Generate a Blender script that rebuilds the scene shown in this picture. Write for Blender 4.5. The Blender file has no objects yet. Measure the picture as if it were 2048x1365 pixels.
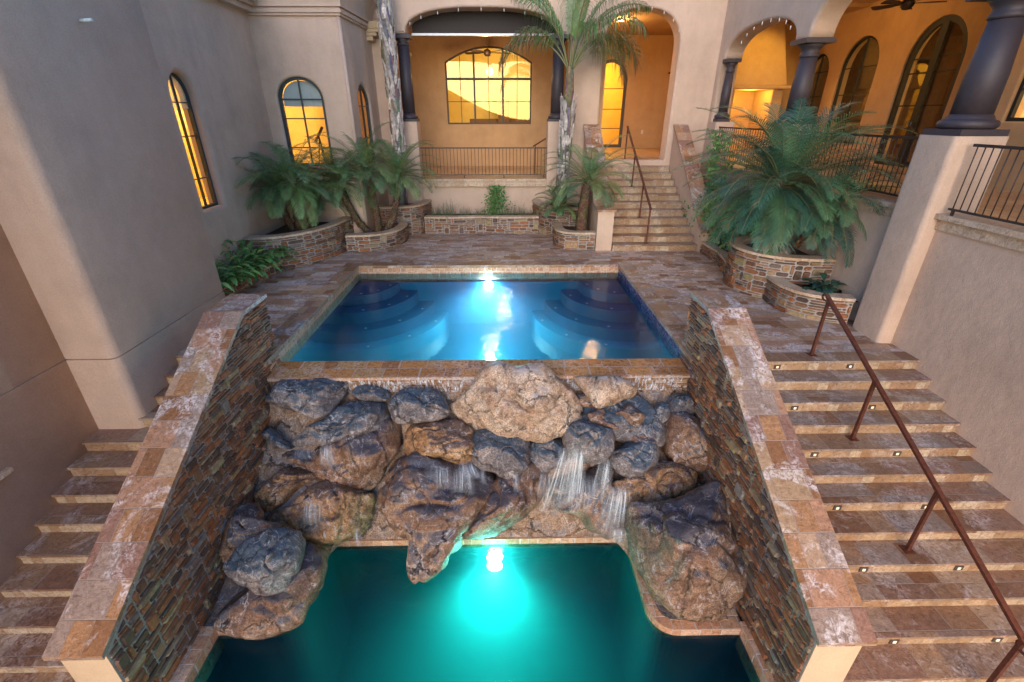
import bpy, math, random
from mathutils import Vector, noise, Matrix
from mathutils.geometry import tessellate_polygon
R = math.radians
random.seed(7)
sc = bpy.context.scene
col = sc.collection
# ---------------------------------------------------------------- camera
FPX = 927.0; PITCH = R(26.0); YAW = R(1.0); CAMZ = 3.1
CAM = Vector((0, 0, CAMZ))
FW = Vector((math.sin(YAW)*math.cos(PITCH), math.cos(YAW)*math.cos(PITCH), -math.sin(PITCH)))
RT = Vector((math.cos(YAW), -math.sin(YAW), 0)); UP = RT.cross(FW)
cd = bpy.data.cameras.new('camera'); cam = bpy.data.objects.new('camera', cd); col.objects.link(cam)
cd.sensor_width = 36; cd.lens = FPX/2048*36; cd.clip_start = .05; cd.clip_end = 5000
cam.location = CAM; cam.rotation_euler = (R(90)-PITCH, 0, -YAW); sc.camera = cam

def ray(u, v): return FW + RT*((u-1024)/FPX) - UP*((v-682.5)/FPX)
def onplane(u, v, p0, n):
    d = ray(u, v); t = (Vector(p0)-CAM).dot(n)/d.dot(n); return CAM + d*t
# ---------------------------------------------------------------- materials
def mat(name):
    m = bpy.data.materials.new(name); m.use_nodes = True
    nt = m.node_tree; b = nt.nodes['Principled BSDF']
    return m, nt, b
def N(nt, t, **k):
    n = nt.nodes.new(t)
    for a, v in k.items(): setattr(n, a, v)
    return n
def L(nt, a, b): nt.links.new(a, b)
def noise_n(nt, vec, scale, detail=6, rough=.6, dist=0.):
    n = N(nt, 'ShaderNodeTexNoise'); n.inputs['Scale'].default_value = scale
    n.inputs['Detail'].default_value = detail; n.inputs['Roughness'].default_value = rough
    n.inputs['Distortion'].default_value = dist
    if vec is not None: L(nt, vec, n.inputs['Vector'])
    return n
def ramp(nt, fac, stops, interp='LINEAR'):
    r = N(nt, 'ShaderNodeValToRGB'); cr = r.color_ramp; cr.interpolation = interp
    while len(cr.elements) < len(stops): cr.elements.new(.5)
    for e, (p, c) in zip(cr.elements, stops):
        e.position = p; e.color = (*c, 1) if len(c) == 3 else c
    L(nt, fac, r.inputs['Fac']); return r
def mix(nt, a, b, fac, mode='MIX'):
    m = N(nt, 'ShaderNodeMix', data_type='RGBA', blend_type=mode)
    for i, s in ((6, a), (7, b)):
        if hasattr(s, 'is_linked') or hasattr(s, 'links'): L(nt, s, m.inputs[i])
        else: m.inputs[i].default_value = (*s, 1)
    if hasattr(fac, 'links'): L(nt, fac, m.inputs[0])
    else: m.inputs[0].default_value = fac
    return m.outputs[2]
def M(nt, op, a, b=None, c=None):
    m = N(nt, 'ShaderNodeMath', operation=op)
    for i, s in enumerate((a, b, c)):
        if s is None: continue
        if hasattr(s, 'links'): L(nt, s, m.inputs[i])
        else: m.inputs[i].default_value = s
    return m.outputs[0]
def bump(nt, b, h, strength=.3, dist=.01, prev=None):
    bp = N(nt, 'ShaderNodeBump'); bp.inputs['Strength'].default_value = strength
    bp.inputs['Distance'].default_value = dist; L(nt, h, bp.inputs['Height'])
    if prev is not None: L(nt, prev, bp.inputs['Normal'])
    L(nt, bp.outputs[0], b.inputs['Normal']); return bp.outputs[0]
def geo_pos(nt): return N(nt, 'ShaderNodeNewGeometry').outputs['Position']

def stucco(name, c):
    m, nt, b = mat(name); p = geo_pos(nt)
    n1 = noise_n(nt, p, .9, 5, .6); n2 = noise_n(nt, p, 60, 5, .7); n3 = noise_n(nt, p, 5, 4, .6)
    r = ramp(nt, n1.outputs[0], [(.3, tuple(x*.86 for x in c)), (.5, c), (.7, tuple(min(1, x*1.08) for x in c))])
    r3 = ramp(nt, n3.outputs[0], [(.3, (.95, .94, .93)), (.65, (1.02, 1.02, 1.02))])
    r2 = ramp(nt, n2.outputs[0], [(.3, (.86, .86, .86)), (.65, (1.05, 1.05, 1.05))])
    x = mix(nt, r.outputs[0], r3.outputs[0], 1., 'MULTIPLY')
    ms = N(nt, 'ShaderNodeMapping'); ms.inputs['Scale'].default_value = (3.5, 3.5, .35); L(nt, p, ms.inputs[0]); n5 = noise_n(nt, ms.outputs[0], 1., 6, .65, .3)
    x = mix(nt, x, ramp(nt, n5.outputs[0], [(.35, (.95, .942, .935)), (.55, (1, 1, 1))]).outputs[0], 1., 'MULTIPLY')
    L(nt, mix(nt, x, r2.outputs[0], 1., 'MULTIPLY'), b.inputs['Base Color'])
    b.inputs['Roughness'].default_value = .9
    bump(nt, b, n2.outputs[0], .6, .007, bump(nt, b, n3.outputs[0], .45, .03)); return m

def tiles(name, w, h, palette, grout=(.30, .25, .21), gw=.008, rough=.45, white=.35, vein=1., wet=0., pos_seed=0., rowrnd=1.):
    """stone tiles laid in rows over the face's own UV (metres)"""
    m, nt, b = mat(name)
    uv = N(nt, 'ShaderNodeUVMap').outputs[0]; s = N(nt, 'ShaderNodeSeparateXYZ'); L(nt, uv, s.inputs[0])
    p = geo_pos(nt)
    v = M(nt, 'DIVIDE', s.outputs[1], h); row = M(nt, 'FLOOR', v)
    wn = N(nt, 'ShaderNodeTexWhiteNoise', noise_dimensions='1D'); L(nt, M(nt, 'ADD', row, 3.7+pos_seed), wn.inputs['W'])
    off = M(nt, 'MULTIPLY', wn.outputs[0], rowrnd)
    u0 = M(nt, 'ADD', M(nt, 'DIVIDE', s.outputs[0], w), off)
    # uneven tile lengths: bend u smoothly inside each row
    bend = M(nt, 'MULTIPLY', M(nt, 'SINE', M(nt, 'ADD', M(nt, 'MULTIPLY', u0, 2.4), M(nt, 'MULTIPLY', row, 2.13))), .22)
    u = M(nt, 'ADD', u0, bend); cell = M(nt, 'FLOOR', u)
    cb = N(nt, 'ShaderNodeCombineXYZ'); L(nt, cell, cb.inputs[0]); L(nt, row, cb.inputs[1]); cb.inputs[2].default_value = pos_seed
    w2 = N(nt, 'ShaderNodeTexWhiteNoise', noise_dimensions='3D'); L(nt, cb.outputs[0], w2.inputs['Vector'])
    k = len(palette)
    base = ramp(nt, w2.outputs[0], [(i/k, c) for i, c in enumerate(palette)], 'CONSTANT')
    # distort vein lookup per tile
    vm = N(nt, 'ShaderNodeVectorMath', operation='ADD'); L(nt, p, vm.inputs[0]); L(nt, w2.outputs[1], vm.inputs[1])
    mp = N(nt, 'ShaderNodeMapping'); mp.inputs['Scale'].default_value = (1, 2.6, 2.6); mp.inputs['Rotation'].default_value = (0, 0, .5); L(nt, vm.outputs[0], mp.inputs[0])
    n1 = noise_n(nt, mp.outputs[0], 4.6, 9, .72, 1.6)
    n2 = noise_n(nt, vm.outputs[0], 20, 8, .72, .9)
    n3 = noise_n(nt, p, 90, 4, .7)
    r1 = ramp(nt, n1.outputs[0], [(.32, (.42, .34, .28)), (.44, (.95, .93, .9)), (.50, (1.05, 1.05, 1.05)), (.53, (.70, .62, .56)), (.56, (1.1, 1.06, 1.0)), (.68, (1.3, 1.28, 1.25))])
    x = mix(nt, base.outputs[0], r1.outputs[0], .85*vein, 'MULTIPLY')
    r2 = ramp(nt, n2.outputs[0], [(.36, (.6, .55, .52)), (.5, (1, 1, 1)), (.66, (1.25, 1.25, 1.25))])
    x = mix(nt, x, r2.outputs[0], .8, 'MULTIPLY')
    # white mineral bloom in patches
    n4 = noise_n(nt, p, 1.6, 7, .72, 1.5)
    wf = ramp(nt, n4.outputs[0], [(.50, (0, 0, 0)), (.60, (1, 1, 1))])
    wf2 = M(nt, 'MULTIPLY', M(nt, 'MULTIPLY', wf.outputs[0], ramp(nt, n2.outputs[0], [(.42, (0, 0, 0)), (.6, (1, 1, 1))]).outputs[0]), white)
    x = mix(nt, x, (.72, .70, .70), wf2)
    # joints
    fu = M(nt, 'FRACT', u); fv = M(nt, 'FRACT', v)
    eu = M(nt, 'MULTIPLY', M(nt, 'MINIMUM', fu, M(nt, 'SUBTRACT', 1., fu)), w)
    ev = M(nt, 'MULTIPLY', M(nt, 'MINIMUM', fv, M(nt, 'SUBTRACT', 1., fv)), h)
    e = M(nt, 'MINIMUM', eu, ev)
    g = ramp(nt, M(nt, 'DIVIDE', e, gw), [(.35, (1, 1, 1)), (.9, (0, 0, 0))])
    x = mix(nt, x, grout, M(nt, 'MULTIPLY', g.outputs[0], .8))
    L(nt, x, b.inputs['Base Color'])
    rr = N(nt, 'ShaderNodeMapRange'); rr.inputs['To Min'].default_value = max(.08, rough-.22-wet); rr.inputs['To Max'].default_value = min(1, rough+.25-wet)
    L(nt, n2.outputs[0], rr.inputs['Value']); L(nt, rr.outputs[0], b.inputs['Roughness'])
    hgt = M(nt, 'SUBTRACT', M(nt, 'ADD', M(nt, 'MULTIPLY', n2.outputs[0], .7), M(nt, 'MULTIPLY', n3.outputs[0], .25)), g.outputs[0])
    bump(nt, b, hgt, .55, .008); return m

DK = [(.56, .48, .43), (.50, .43, .41), (.38, .25, .16), (.44, .31, .21), (.30, .19, .13), (.48, .38, .30), (.40, .26, .19), (.33, .25, .21), (.42, .34, .29), (.26, .14, .08), (.40, .28, .19), (.34, .29, .26)]
TR = [(.38, .25, .16), (.46, .33, .22), (.32, .20, .14), (.52, .42, .32), (.40, .26, .19), (.35, .27, .22), (.47, .38, .31), (.30, .17, .10), (.43, .30, .20), (.37, .31, .27)]
def plain(name, c, rough=.5, metal=0., nscale=30, amt=.15, bs=.2, spec=None):
    m, nt, b = mat(name); n = noise_n(nt, geo_pos(nt), nscale, 5, .65)
    r = ramp(nt, n.outputs[0], [(.3, tuple(x*(1-amt) for x in c)), (.7, tuple(x*(1+amt) for x in c))])
    L(nt, r.outputs[0], b.inputs['Base Color']); b.inputs['Roughness'].default_value = rough
    b.inputs['Metallic'].default_value = metal
    bump(nt, b, n.outputs[0], bs, .004); return m
def attr_mat(name, rough=.7, nscale=18, amt=.35, bs=.6, spec=.5, wet=False, bd=.01):
    m, nt, b = mat(name); a = N(nt, 'ShaderNodeAttribute', attribute_name='col')
    p = geo_pos(nt); n = noise_n(nt, p, nscale, 7, .7); n2 = noise_n(nt, p, nscale*5, 4, .7)
    r = ramp(nt, n.outputs[0], [(.3, (1-amt,)*3), (.7, (1+amt,)*3)])
    x = mix(nt, a.outputs['Color'], r.outputs[0], 1., 'MULTIPLY')
    L(nt, x, b.inputs['Base Color']); b.inputs['Roughness'].default_value = rough
    b.inputs['Specular IOR Level'].default_value = spec
    h = M(nt, 'ADD', n.outputs[0], M(nt, 'MULTIPLY', n2.outputs[0], .4))
    bump(nt, b, h, bs, bd); return m
def emis(name, c, s):
    m, nt, b = mat(name); b.inputs['Base Color'].default_value = (*c, 1)
    b.inputs['Emission Color'].default_value = (*c, 1); b.inputs['Emission Strength'].default_value = s; return m

MT = {}
MT['stucco'] = stucco('tan_stucco', (.59, .44, .33))
MT['stucco_cool'] = MT['stucco']
MT['cream'] = stucco('cream_stucco', (.62, .47, .30))
MT['orange'] = stucco('loggia_stucco', (.56, .36, .18))
MT['deck'] = tiles('travertine_paving', .36, .15, [(c[0]*1.02, c[1]*.95, c[2]*.88) for c in DK], rough=.48, white=.75, gw=.006)
MT['tread'] = tiles('travertine_treads', .42, .40, [(c[0]*.72, c[1]*.68, c[2]*.64) for c in TR], rough=.40, white=.45, gw=.006)
MT['riser'] = tiles('travertine_risers', .17, .9, [(.37, .25, .14), (.44, .33, .21), (.32, .20, .11), (.47, .38, .26), (.35, .24, .14), (.40, .29, .18), (.33, .21, .12)], rough=.5, white=.25, gw=.006, rowrnd=1)
MT['cap'] = tiles('travertine_wall_caps', .27, .30, [(.36, .20, .10), (.42, .29, .19), (.27, .155, .115), (.39, .225, .14), (.31, .235, .19), (.26, .13, .06), (.38, .26, .155)], rough=.42, white=.8, gw=.006, rowrnd=0)
MT['coping'] = tiles('sandstone_coping', .42, 2., [(.50, .36, .24), (.56, .43, .30), (.46, .33, .21)], rough=.5, white=.3, gw=.006)
MT['weir'] = tiles('wet_spillway_tiles', .30, .24, [(.42, .18, .05), (.50, .23, .07), (.34, .15, .05), (.46, .26, .11)], rough=.30, white=.4, wet=.05, gw=.010, rowrnd=0, grout=(.50, .42, .38))
MT['weirface'] = tiles('spillway_face_tiles', .16, .075, [(.30, .15, .06), (.24, .12, .05), (.34, .2, .1)], rough=.25, white=.9, gw=.012, grout=(.10, .07, .05))
MT['poolband'] = tiles('pool_edge_tiles', .15, .15, [(.58, .33, .19), (.52, .28, .16), (.62, .40, .26)], rough=.3, white=.1, gw=.008, grout=(.6, .55, .5), rowrnd=0)
MT['poolband_blue'] = tiles('blue_pool_edge_tiles', .075, .075, [(.05, .06, .22), (.07, .05, .20), (.10, .12, .30), (.04, .05, .16)], rough=.2, white=.1, gw=.006, grout=(.2, .2, .3), rowrnd=0)
MT['floor'] = tiles('loggia_floor_tiles', .40, .40, [(.52, .34, .19), (.56, .38, .22), (.47, .30, .17), (.58, .42, .26)], rough=.4, white=.2)
MT['mortar'] = plain('mortar', (.36, .33, .30), .9, nscale=40, amt=.25, bs=.8)
MT['stone'] = attr_mat('veneer_stone', .62, 14, .45, .9)
MT['iron'] = plain('wrought_iron', (.045, .032, .03), .45, .3)
MT['rust'] = plain('rusty_brown_iron', (.13, .045, .028), .5, .4, 25, .35)
MT['frame'] = plain('window_frame_grey', (.045, .06, .065), .4, .2)
MT['framebrown'] = plain('window_frame_taupe', (.06, .052, .042), .55)
MT['framedark'] = plain('door_frame_black', (.012, .010, .009), .6)
MT['coltone'] = plain('painted_column', (.048, .038, .045), .55, 0, 20, .12, .15)
MT['soil'] = plain('soil', (.045, .03, .02), .95, 0, 25, .5, 1.)
MT['dark'] = plain('dark_fabric', (.035, .028, .026), .8)
MT['steel'] = plain('steel_bar', (.25, .28, .32), .35, .6)
MT['white'] = plain('white_plastic', (.7, .68, .62), .4)
MT['roomyellow'] = plain('room_wall', (.85, .66, .27), .8, 0, 3, .08)
MT['roombrown'] = plain('room_wood', (.16, .08, .04), .7, 0, 8, .3)
MT['blind'] = plain('pleated_blind', (.55, .68, .66), .8, 0, 20, .05)
MT['leaf'] = attr_mat('leaf', .42, 6, .2, .1, .5)
MT['trunk'] = attr_mat('trunk', .85, 12, .5, 1., .2, bd=.03)
MT['wood'] = plain('brown_blades', (.035, .02, .014), .5)
MT['clay'] = plain('clay_roof_tile', (.40, .30, .23), .8, 0, 10, .3)

# boulders: tan-brown granite, white lime, wet tops whose bluish tints imitate reflected sky
def rockmat(name, c1, c2, c3, wetc, wetmin=.35):
    m, nt, b = mat(name); p = geo_pos(nt)
    a = noise_n(nt, p, 2.2, 8, .65, 1.); f = noise_n(nt, p, 9, 8, .7, .5); g = noise_n(nt, p, 55, 6, .75); g2 = noise_n(nt, p, 130, 3, .8)
    x = ramp(nt, a.outputs[0], [(.30, c2), (.46, c1), (.60, c3), (.74, c1)]).outputs[0]
    x = mix(nt, x, ramp(nt, f.outputs[0], [(.32, (.35, .3, .28)), (.5, (1, 1, 1)), (.68, (1.35, 1.3, 1.25))]).outputs[0], .9, 'MULTIPLY')
    x = mix(nt, x, ramp(nt, g.outputs[0], [(.38, (.35, .32, .3)), (.5, (1, 1, 1)), (.62, (1.8, 1.75, 1.7))]).outputs[0], .85, 'MULTIPLY')
    x = mix(nt, x, ramp(nt, g2.outputs[0], [(.38, (.6, .6, .6)), (.6, (1.45, 1.45, 1.45))]).outputs[0], .5, 'MULTIPLY')
    nz = N(nt, 'ShaderNodeSeparateXYZ'); L(nt, N(nt, 'ShaderNodeNewGeometry').outputs['Normal'], nz.inputs[0])
    w0 = M(nt, 'ADD', nz.outputs[2], M(nt, 'MULTIPLY', M(nt, 'SUBTRACT', a.outputs[0], .5), 1.5))
    wet = ramp(nt, w0, [(wetmin+.22, (0, 0, 0)), (wetmin+.48, (1, 1, 1))]).outputs[0]
    x = mix(nt, x, wetc, M(nt, 'MULTIPLY', wet, .72))  # wet tone on upward faces; its blue is sky sheen put into the colour
    # lime bloom: thin contour lines of a low noise
    ln = noise_n(nt, p, 3.4, 5, .6, .8)
    l1 = M(nt, 'ABSOLUTE', M(nt, 'SUBTRACT', ln.outputs[0], .52))
    lf = ramp(nt, l1, [(.0, (1, 1, 1)), (.02, (0, 0, 0))]).outputs[0]
    lf = M(nt, 'MULTIPLY', lf, ramp(nt, f.outputs[0], [(.42, (0, 0, 0)), (.62, (.9, .9, .9))]).outputs[0])
    x = mix(nt, x, (.55, .52, .50), lf)
    # dark cracks
    vo = N(nt, 'ShaderNodeTexVoronoi', feature='DISTANCE_TO_EDGE'); vo.inputs['Scale'].default_value = 2.3
    wv = N(nt, 'ShaderNodeVectorMath', operation='ADD'); L(nt, p, wv.inputs[0]); sv = N(nt, 'ShaderNodeVectorMath', operation='SCALE'); L(nt, f.outputs[1], sv.inputs[0]); sv.inputs['Scale'].default_value = .28; L(nt, sv.outputs[0], wv.inputs[1]); L(nt, wv.outputs[0], vo.inputs['Vector'])
    ck = ramp(nt, vo.outputs[0], [(.0, (1, 1, 1)), (.028, (0, 0, 0))]).outputs[0]
    ck = M(nt, 'MULTIPLY', ck, ramp(nt, a.outputs[0], [(.42, (0, 0, 0)), (.55, (.85, .85, .85))]).outputs[0])
    x = mix(nt, x, (.03, .022, .018), ck)
    L(nt, x, b.inputs['Base Color'])
    rg = N(nt, 'ShaderNodeMapRange'); rg.inputs['To Min'].default_value = .50; rg.inputs['To Max'].default_value = .16; L(nt, wet, rg.inputs['Value']); L(nt, rg.outputs[0], b.inputs['Roughness'])
    h = M(nt, 'ADD', M(nt, 'MULTIPLY', f.outputs[0], 1.0), M(nt, 'MULTIPLY', g.outputs[0], .35)); h = M(nt, 'SUBTRACT', h, M(nt, 'MULTIPLY', ck, .6))
    bump(nt, b, h, .8, .035); return m
MT['rock'] = rockmat('boulder_rock', (.19, .10, .055), (.065, .035, .024), (.30, .19, .115), (.035, .055, .085))
MT['rockgold'] = rockmat('golden_boulder', (.31, .16, .065), (.11, .055, .025), (.40, .25, .12), (.05, .04, .05), .42)
MT['rockpale'] = rockmat('pale_boulder', (.42, .29, .19), (.26, .15, .09), (.50, .40, .30), (.40, .35, .33), .7)
MT['rockblue'] = rockmat('wet_sky_tinted_boulder', (.15, .13, .125), (.05, .045, .05), (.24, .20, .18), (.02, .065, .105), .2)
MT['gunite'] = rockmat('gunite_bed', (.28, .17, .095), (.21, .125, .07), (.32, .22, .14), (.12, .14, .17), .45)

def watermat(name, tint, body, deep=.0, vol=None, rip=.28):
    m, nt, b = mat(name); out = nt.nodes['Material Output']; nt.nodes.remove(b)
    tr = N(nt, 'ShaderNodeBsdfTransparent'); tr.inputs[0].default_value = (*tint, 1)
    gl = N(nt, 'ShaderNodeBsdfGlossy'); gl.inputs['Roughness'].default_value = .035
    fr = N(nt, 'ShaderNodeFresnel'); fr.inputs['IOR'].default_value = 1.33
    p = geo_pos(nt); n = noise_n(nt, p, 2.6, 4, .55, .6); n2 = noise_n(nt, p, 11, 3, .6)
    h = M(nt, 'ADD', n.outputs[0], M(nt, 'MULTIPLY', n2.outputs[0], .3))
    bp = N(nt, 'ShaderNodeBump'); bp.inputs['Strength'].default_value = rip; bp.inputs['Distance'].default_value = .03
    L(nt, h, bp.inputs['Height']); L(nt, bp.outputs[0], gl.inputs['Normal']); L(nt, bp.outputs[0], fr.inputs['Normal'])
    df = N(nt, 'ShaderNodeBsdfDiffuse'); df.inputs[0].default_value = (*body, 1)
    m1 = N(nt, 'ShaderNodeMixShader'); m1.inputs[0].default_value = deep; L(nt, tr.outputs[0], m1.inputs[1]); L(nt, df.outputs[0], m1.inputs[2])
    m2 = N(nt, 'ShaderNodeMixShader'); L(nt, fr.outputs[0], m2.inputs[0]); L(nt, m1.outputs[0], m2.inputs[1]); L(nt, gl.outputs[0], m2.inputs[2])
    L(nt, m2.outputs[0], out.inputs[0])
    if vol:
        vs = N(nt, 'ShaderNodeVolumePrincipled'); vs.inputs['Color'].default_value = (*vol[0], 1); vs.inputs['Density'].default_value = vol[1]; vs.inputs['Absorption Color'].default_value = (*vol[2], 1); vs.inputs['Anisotropy'].default_value = .35; L(nt, vs.outputs[0], out.inputs['Volume'])
    return m
MT['water_up'] = watermat('upper_pool_water', (.75, .93, 1.), (.02, .12, .25), .0, ((.10, .46, .90), .20, (.035, .50, .84)))
MT['water_low'] = watermat('lower_pool_water', (.75, .95, .95), (.01, .07, .10), .0, ((.10, .60, .74), .62, (.012, .24, .64)), .75)
def glassmat(name, refl, tint=(.9, .9, .9), gcol=(1, 1, 1)):
    m, nt, b = mat(name); out = nt.nodes['Material Output']; nt.nodes.remove(b)
    tr = N(nt, 'ShaderNodeBsdfTransparent'); tr.inputs[0].default_value = (*tint, 1)
    gl = N(nt, 'ShaderNodeBsdfGlossy'); gl.inputs['Roughness'].default_value = .01; gl.inputs[0].default_value = (*gcol, 1)
    mx = N(nt, 'ShaderNodeMixShader'); mx.inputs[0].default_value = refl
    L(nt, tr.outputs[0], mx.inputs[1]); L(nt, gl.outputs[0], mx.inputs[2]); L(nt, mx.outputs[0], out.inputs[0]); return m
MT['glass'] = glassmat('window_glass', .12)
MT['glassmirror'] = glassmat('sky_mirroring_glass', .08, (.95, .92, .75), (1, .84, .48))  # gloss coloured yellow to stand in for a sunset sky in the reflection
def streakmat(name, c, dens, sx, sy, lo=(.28, .12), hi=.72):
    m, nt, b = mat(name); out = nt.nodes['Material Output']
    uv = N(nt, 'ShaderNodeUVMap').outputs[0]; mp = N(nt, 'ShaderNodeMapping'); mp.inputs['Scale'].default_value = (sx, sy, 1); L(nt, uv, mp.inputs[0])
    n = noise_n(nt, mp.outputs[0], 1., 5, .65, .4)
    s = N(nt, 'ShaderNodeSeparateXYZ'); L(nt, uv, s.inputs[0])
    a = N(nt, 'ShaderNodeAttribute', attribute_name='fade')
    f = M(nt, 'MULTIPLY', ramp(nt, n.outputs[0], [(lo[0], (lo[1],)*3), (hi, (1, 1, 1))]).outputs[0], M(nt, 'MULTIPLY', a.outputs['Fac'], dens))
    b.inputs['Base Color'].default_value = (*c, 1); b.inputs['Roughness'].default_value = .3
    L(nt, f, b.inputs['Alpha']); return m
MT['fall'] = streakmat('falling_water', (.85, .92, .92), .8, 40, 1.1, (.3, .15), .65)
MT['film'] = streakmat('water_film', (.8, .85, .9), .9, 30, 2., (.46, 0.), .68)
MT['plaster_up'] = plain('blue_pool_plaster', (.018, .27, .47), .7, 0, 60, .18, .2)
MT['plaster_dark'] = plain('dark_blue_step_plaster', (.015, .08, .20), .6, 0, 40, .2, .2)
MT['plaster_low'] = plain('lower_pool_plaster', (.03, .20, .22), .7, 0, 60, .15, .2)
# ---------------------------------------------------------------- mesh builder
class MB:
    def __init__(s): s.v = []; s.f = []; s.c = []; s.u = []; s.sm = []
    def add(s, pts, faces, c=None, uv=None, smooth=False):
        o = len(s.v); s.v += [tuple(p) for p in pts]
        for i, f in enumerate(faces):
            s.f.append(tuple(o+k for k in f)); s.c.append(c); s.sm.append(smooth)
            s.u.append([uv[k] for k in f] if uv else None)
    def quad(s, a, b, c_, d, c=None, uv=None): s.add([a, b, c_, d], [(0, 1, 2, 3)], c, uv)
    def box(s, x0, x1, y0, y1, z0, z1, c=None):
        p = [(x, y, z) for z in (z0, z1) for y in (y0, y1) for x in (x0, x1)]
        s.add(p, [(0, 2, 3, 1), (4, 5, 7, 6), (0, 1, 5, 4), (2, 6, 7, 3), (0, 4, 6, 2), (1, 3, 7, 5)], c)
    def prism(s, pts, z0, z1, c=None, smooth=False, bottom=True):
        n = len(pts); p = [(x, y, z0) for x, y in pts]+[(x, y, z1) for x, y in pts]
        s.add(p, [(i, (i+1) % n, n+(i+1) % n, n+i) for i in range(n)], c, smooth=smooth)
        s.add([(x, y, z1) for x, y in pts], [tuple(range(n))], c)
        if bottom: s.add([(x, y, z0) for x, y in pts], [tuple(reversed(range(n)))], c)
    def prismX(s, yz, x0, x1, c=None):        # profile in (y,z) swept along X, CCW seen from +X
        n = len(yz); p = [(x0, y, z) for y, z in yz]+[(x1, y, z) for y, z in yz]
        s.add(p, [(i, (i+1) % n, n+(i+1) % n, n+i)[::-1] for i in range(n)]+[tuple(range(n))[::-1], tuple(range(n, 2*n))], c)
    def tube(s, path, rad, n=10, c=None, jit=0., cap=True, smooth=True, cf=None):
        path = [Vector(p) for p in path]; rings = []
        ref = Vector((.31, .95, .05)).normalized()
        for i, p in enumerate(path):
            t = (path[min(i+1, len(path)-1)]-path[max(i-1, 0)]).normalized()
            a = t.cross(ref)
            if a.length < .1: a = t.cross(Vector((1, 0, 0)))
            a.normalize(); b_ = t.cross(a); r = rad(i/(len(path)-1)) if callable(rad) else rad
            rings.append([p+(a*math.cos(2*math.pi*k/n)+b_*math.sin(2*math.pi*k/n))*(r*(1+(random.random()-.5)*jit)) for k in range(n)])
        base = len(s.v)
        for r_ in rings: s.v += [tuple(q) for q in r_]
        for i in range(len(rings)-1):
            for k in range(n):
                a0 = base+i*n+k; a1 = base+i*n+(k+1) % n
                s.f.append((a0, a1, a1+n, a0+n)); s.c.append(cf() if cf else c); s.sm.append(smooth); s.u.append(None)
        if cap:
            s.f.append(tuple(base+k for k in range(n))[::-1]); s.c.append(c or (cf and cf())); s.sm.append(False); s.u.append(None)
            o = base+(len(rings)-1)*n; s.f.append(tuple(o+k for k in range(n))); s.c.append(c or (cf and cf())); s.sm.append(False); s.u.append(None)
    def lathe(s, cx, cy, prof, n=32, c=None):
        o = len(s.v)
        for r, z in prof: s.v += [(cx+r*math.cos(2*math.pi*k/n), cy+r*math.sin(2*math.pi*k/n), z) for k in range(n)]
        for i in range(len(prof)-1):
            for k in range(n):
                a = o+i*n+k; b_ = o+i*n+(k+1) % n
                s.f.append((a, b_, b_+n, a+n)); s.c.append(c); s.sm.append(True); s.u.append(None)
        s.f.append(tuple(o+k for k in range(n))[::-1]); s.c.append(c); s.sm.append(False); s.u.append(None)
        o2 = o+(len(prof)-1)*n; s.f.append(tuple(o2+k for k in range(n))); s.c.append(c); s.sm.append(False); s.u.append(None)
    def build(s, name, m, parent=None, bevel=0):
        me = bpy.data.meshes.new(name); me.from_pydata(s.v, [], s.f); me.materials.append(MT[m] if isinstance(m, str) else m)
        uvl = me.uv_layers.new(name='UVMap'); hasc = any(c is not None for c in s.c)
        ca = me.color_attributes.new('col', 'FLOAT_COLOR', 'CORNER') if hasc else None
        uvs = []; cols = []
        for pi, po in enumerate(me.polygons):
            n = po.normal; uu = s.u[pi]
            for j, li in enumerate(po.loop_indices):
                if uu: uvs += uu[j]
                else:
                    x, y, z = s.v[s.f[pi][j]]
                    if abs(n.z) >= max(abs(n.x), abs(n.y))-.01: uvs += (x, y)
                    elif abs(n.y) >= abs(n.x): uvs += (x, z)
                    else: uvs += (y, z)
                if hasc: cc = s.c[pi] or (.5, .5, .5); cols += (cc[0], cc[1], cc[2], 1.)
        uvl.data.foreach_set('uv', uvs)
        if hasc: ca.data.foreach_set('color', cols)
        me.polygons.foreach_set('use_smooth', s.sm)
        me.update(); o = bpy.data.objects.new(name, me); col.objects.link(o)
        if parent: o.parent = parent
        if bevel:
            b = o.modifiers.new('bevel', 'BEVEL'); b.width = bevel; b.segments = 2; b.limit_method = 'ANGLE'; b.angle_limit = R(40)
        return o
def tag(o, label=None, cat=None, group=None, kind=None):
    if label: o['label'] = label
    if cat: o['category'] = cat
    if group: o['group'] = group
    if kind: o['kind'] = kind
    return o
def empty(name, loc=(0, 0, 0)):
    o = bpy.data.objects.new(name, None); o.empty_display_size = .2; col.objects.link(o)
    return o
def thing(name, label, cat, group=None): return tag(empty(name), label, cat, group)
def struct(o): o['kind'] = 'structure'; return o
def offset_poly(pts, e):
    n = len(pts); out = []
    A = sum(pts[i][0]*pts[(i+1) % n][1]-pts[(i+1) % n][0]*pts[i][1] for i in range(n)); sg = 1 if A > 0 else -1
    for i in range(n):
        a = Vector(pts[i-1]); b = Vector(pts[i]); c = Vector(pts[(i+1) % n])
        d1 = (b-a).normalized(); d2 = (c-b).normalized(); n1 = Vector((d1.y, -d1.x))*sg; n2 = Vector((d2.y, -d2.x))*sg
        m = (n1+n2); m = m.normalized() if m.length > 1e-6 else n1
        k = 1/max(.35, m.dot(n1)); out.append((b.x+m.x*e*k, b.y+m.y*e*k))
    return out
def arch(u0, u1, zb, zs, rise, n=22, p=2.):
    c = (u0+u1)/2; h = (u1-u0)/2
    pts = [(u0, zb), (u1, zb)]
    for i in range(n+1):
        t = math.pi*i/n; cx = math.cos(t); sx = math.sin(t)
        pts.append((c+h*math.copysign(abs(cx)**(2/p), cx), zs+rise*abs(sx)**(2/p)))
    return pts
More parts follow.
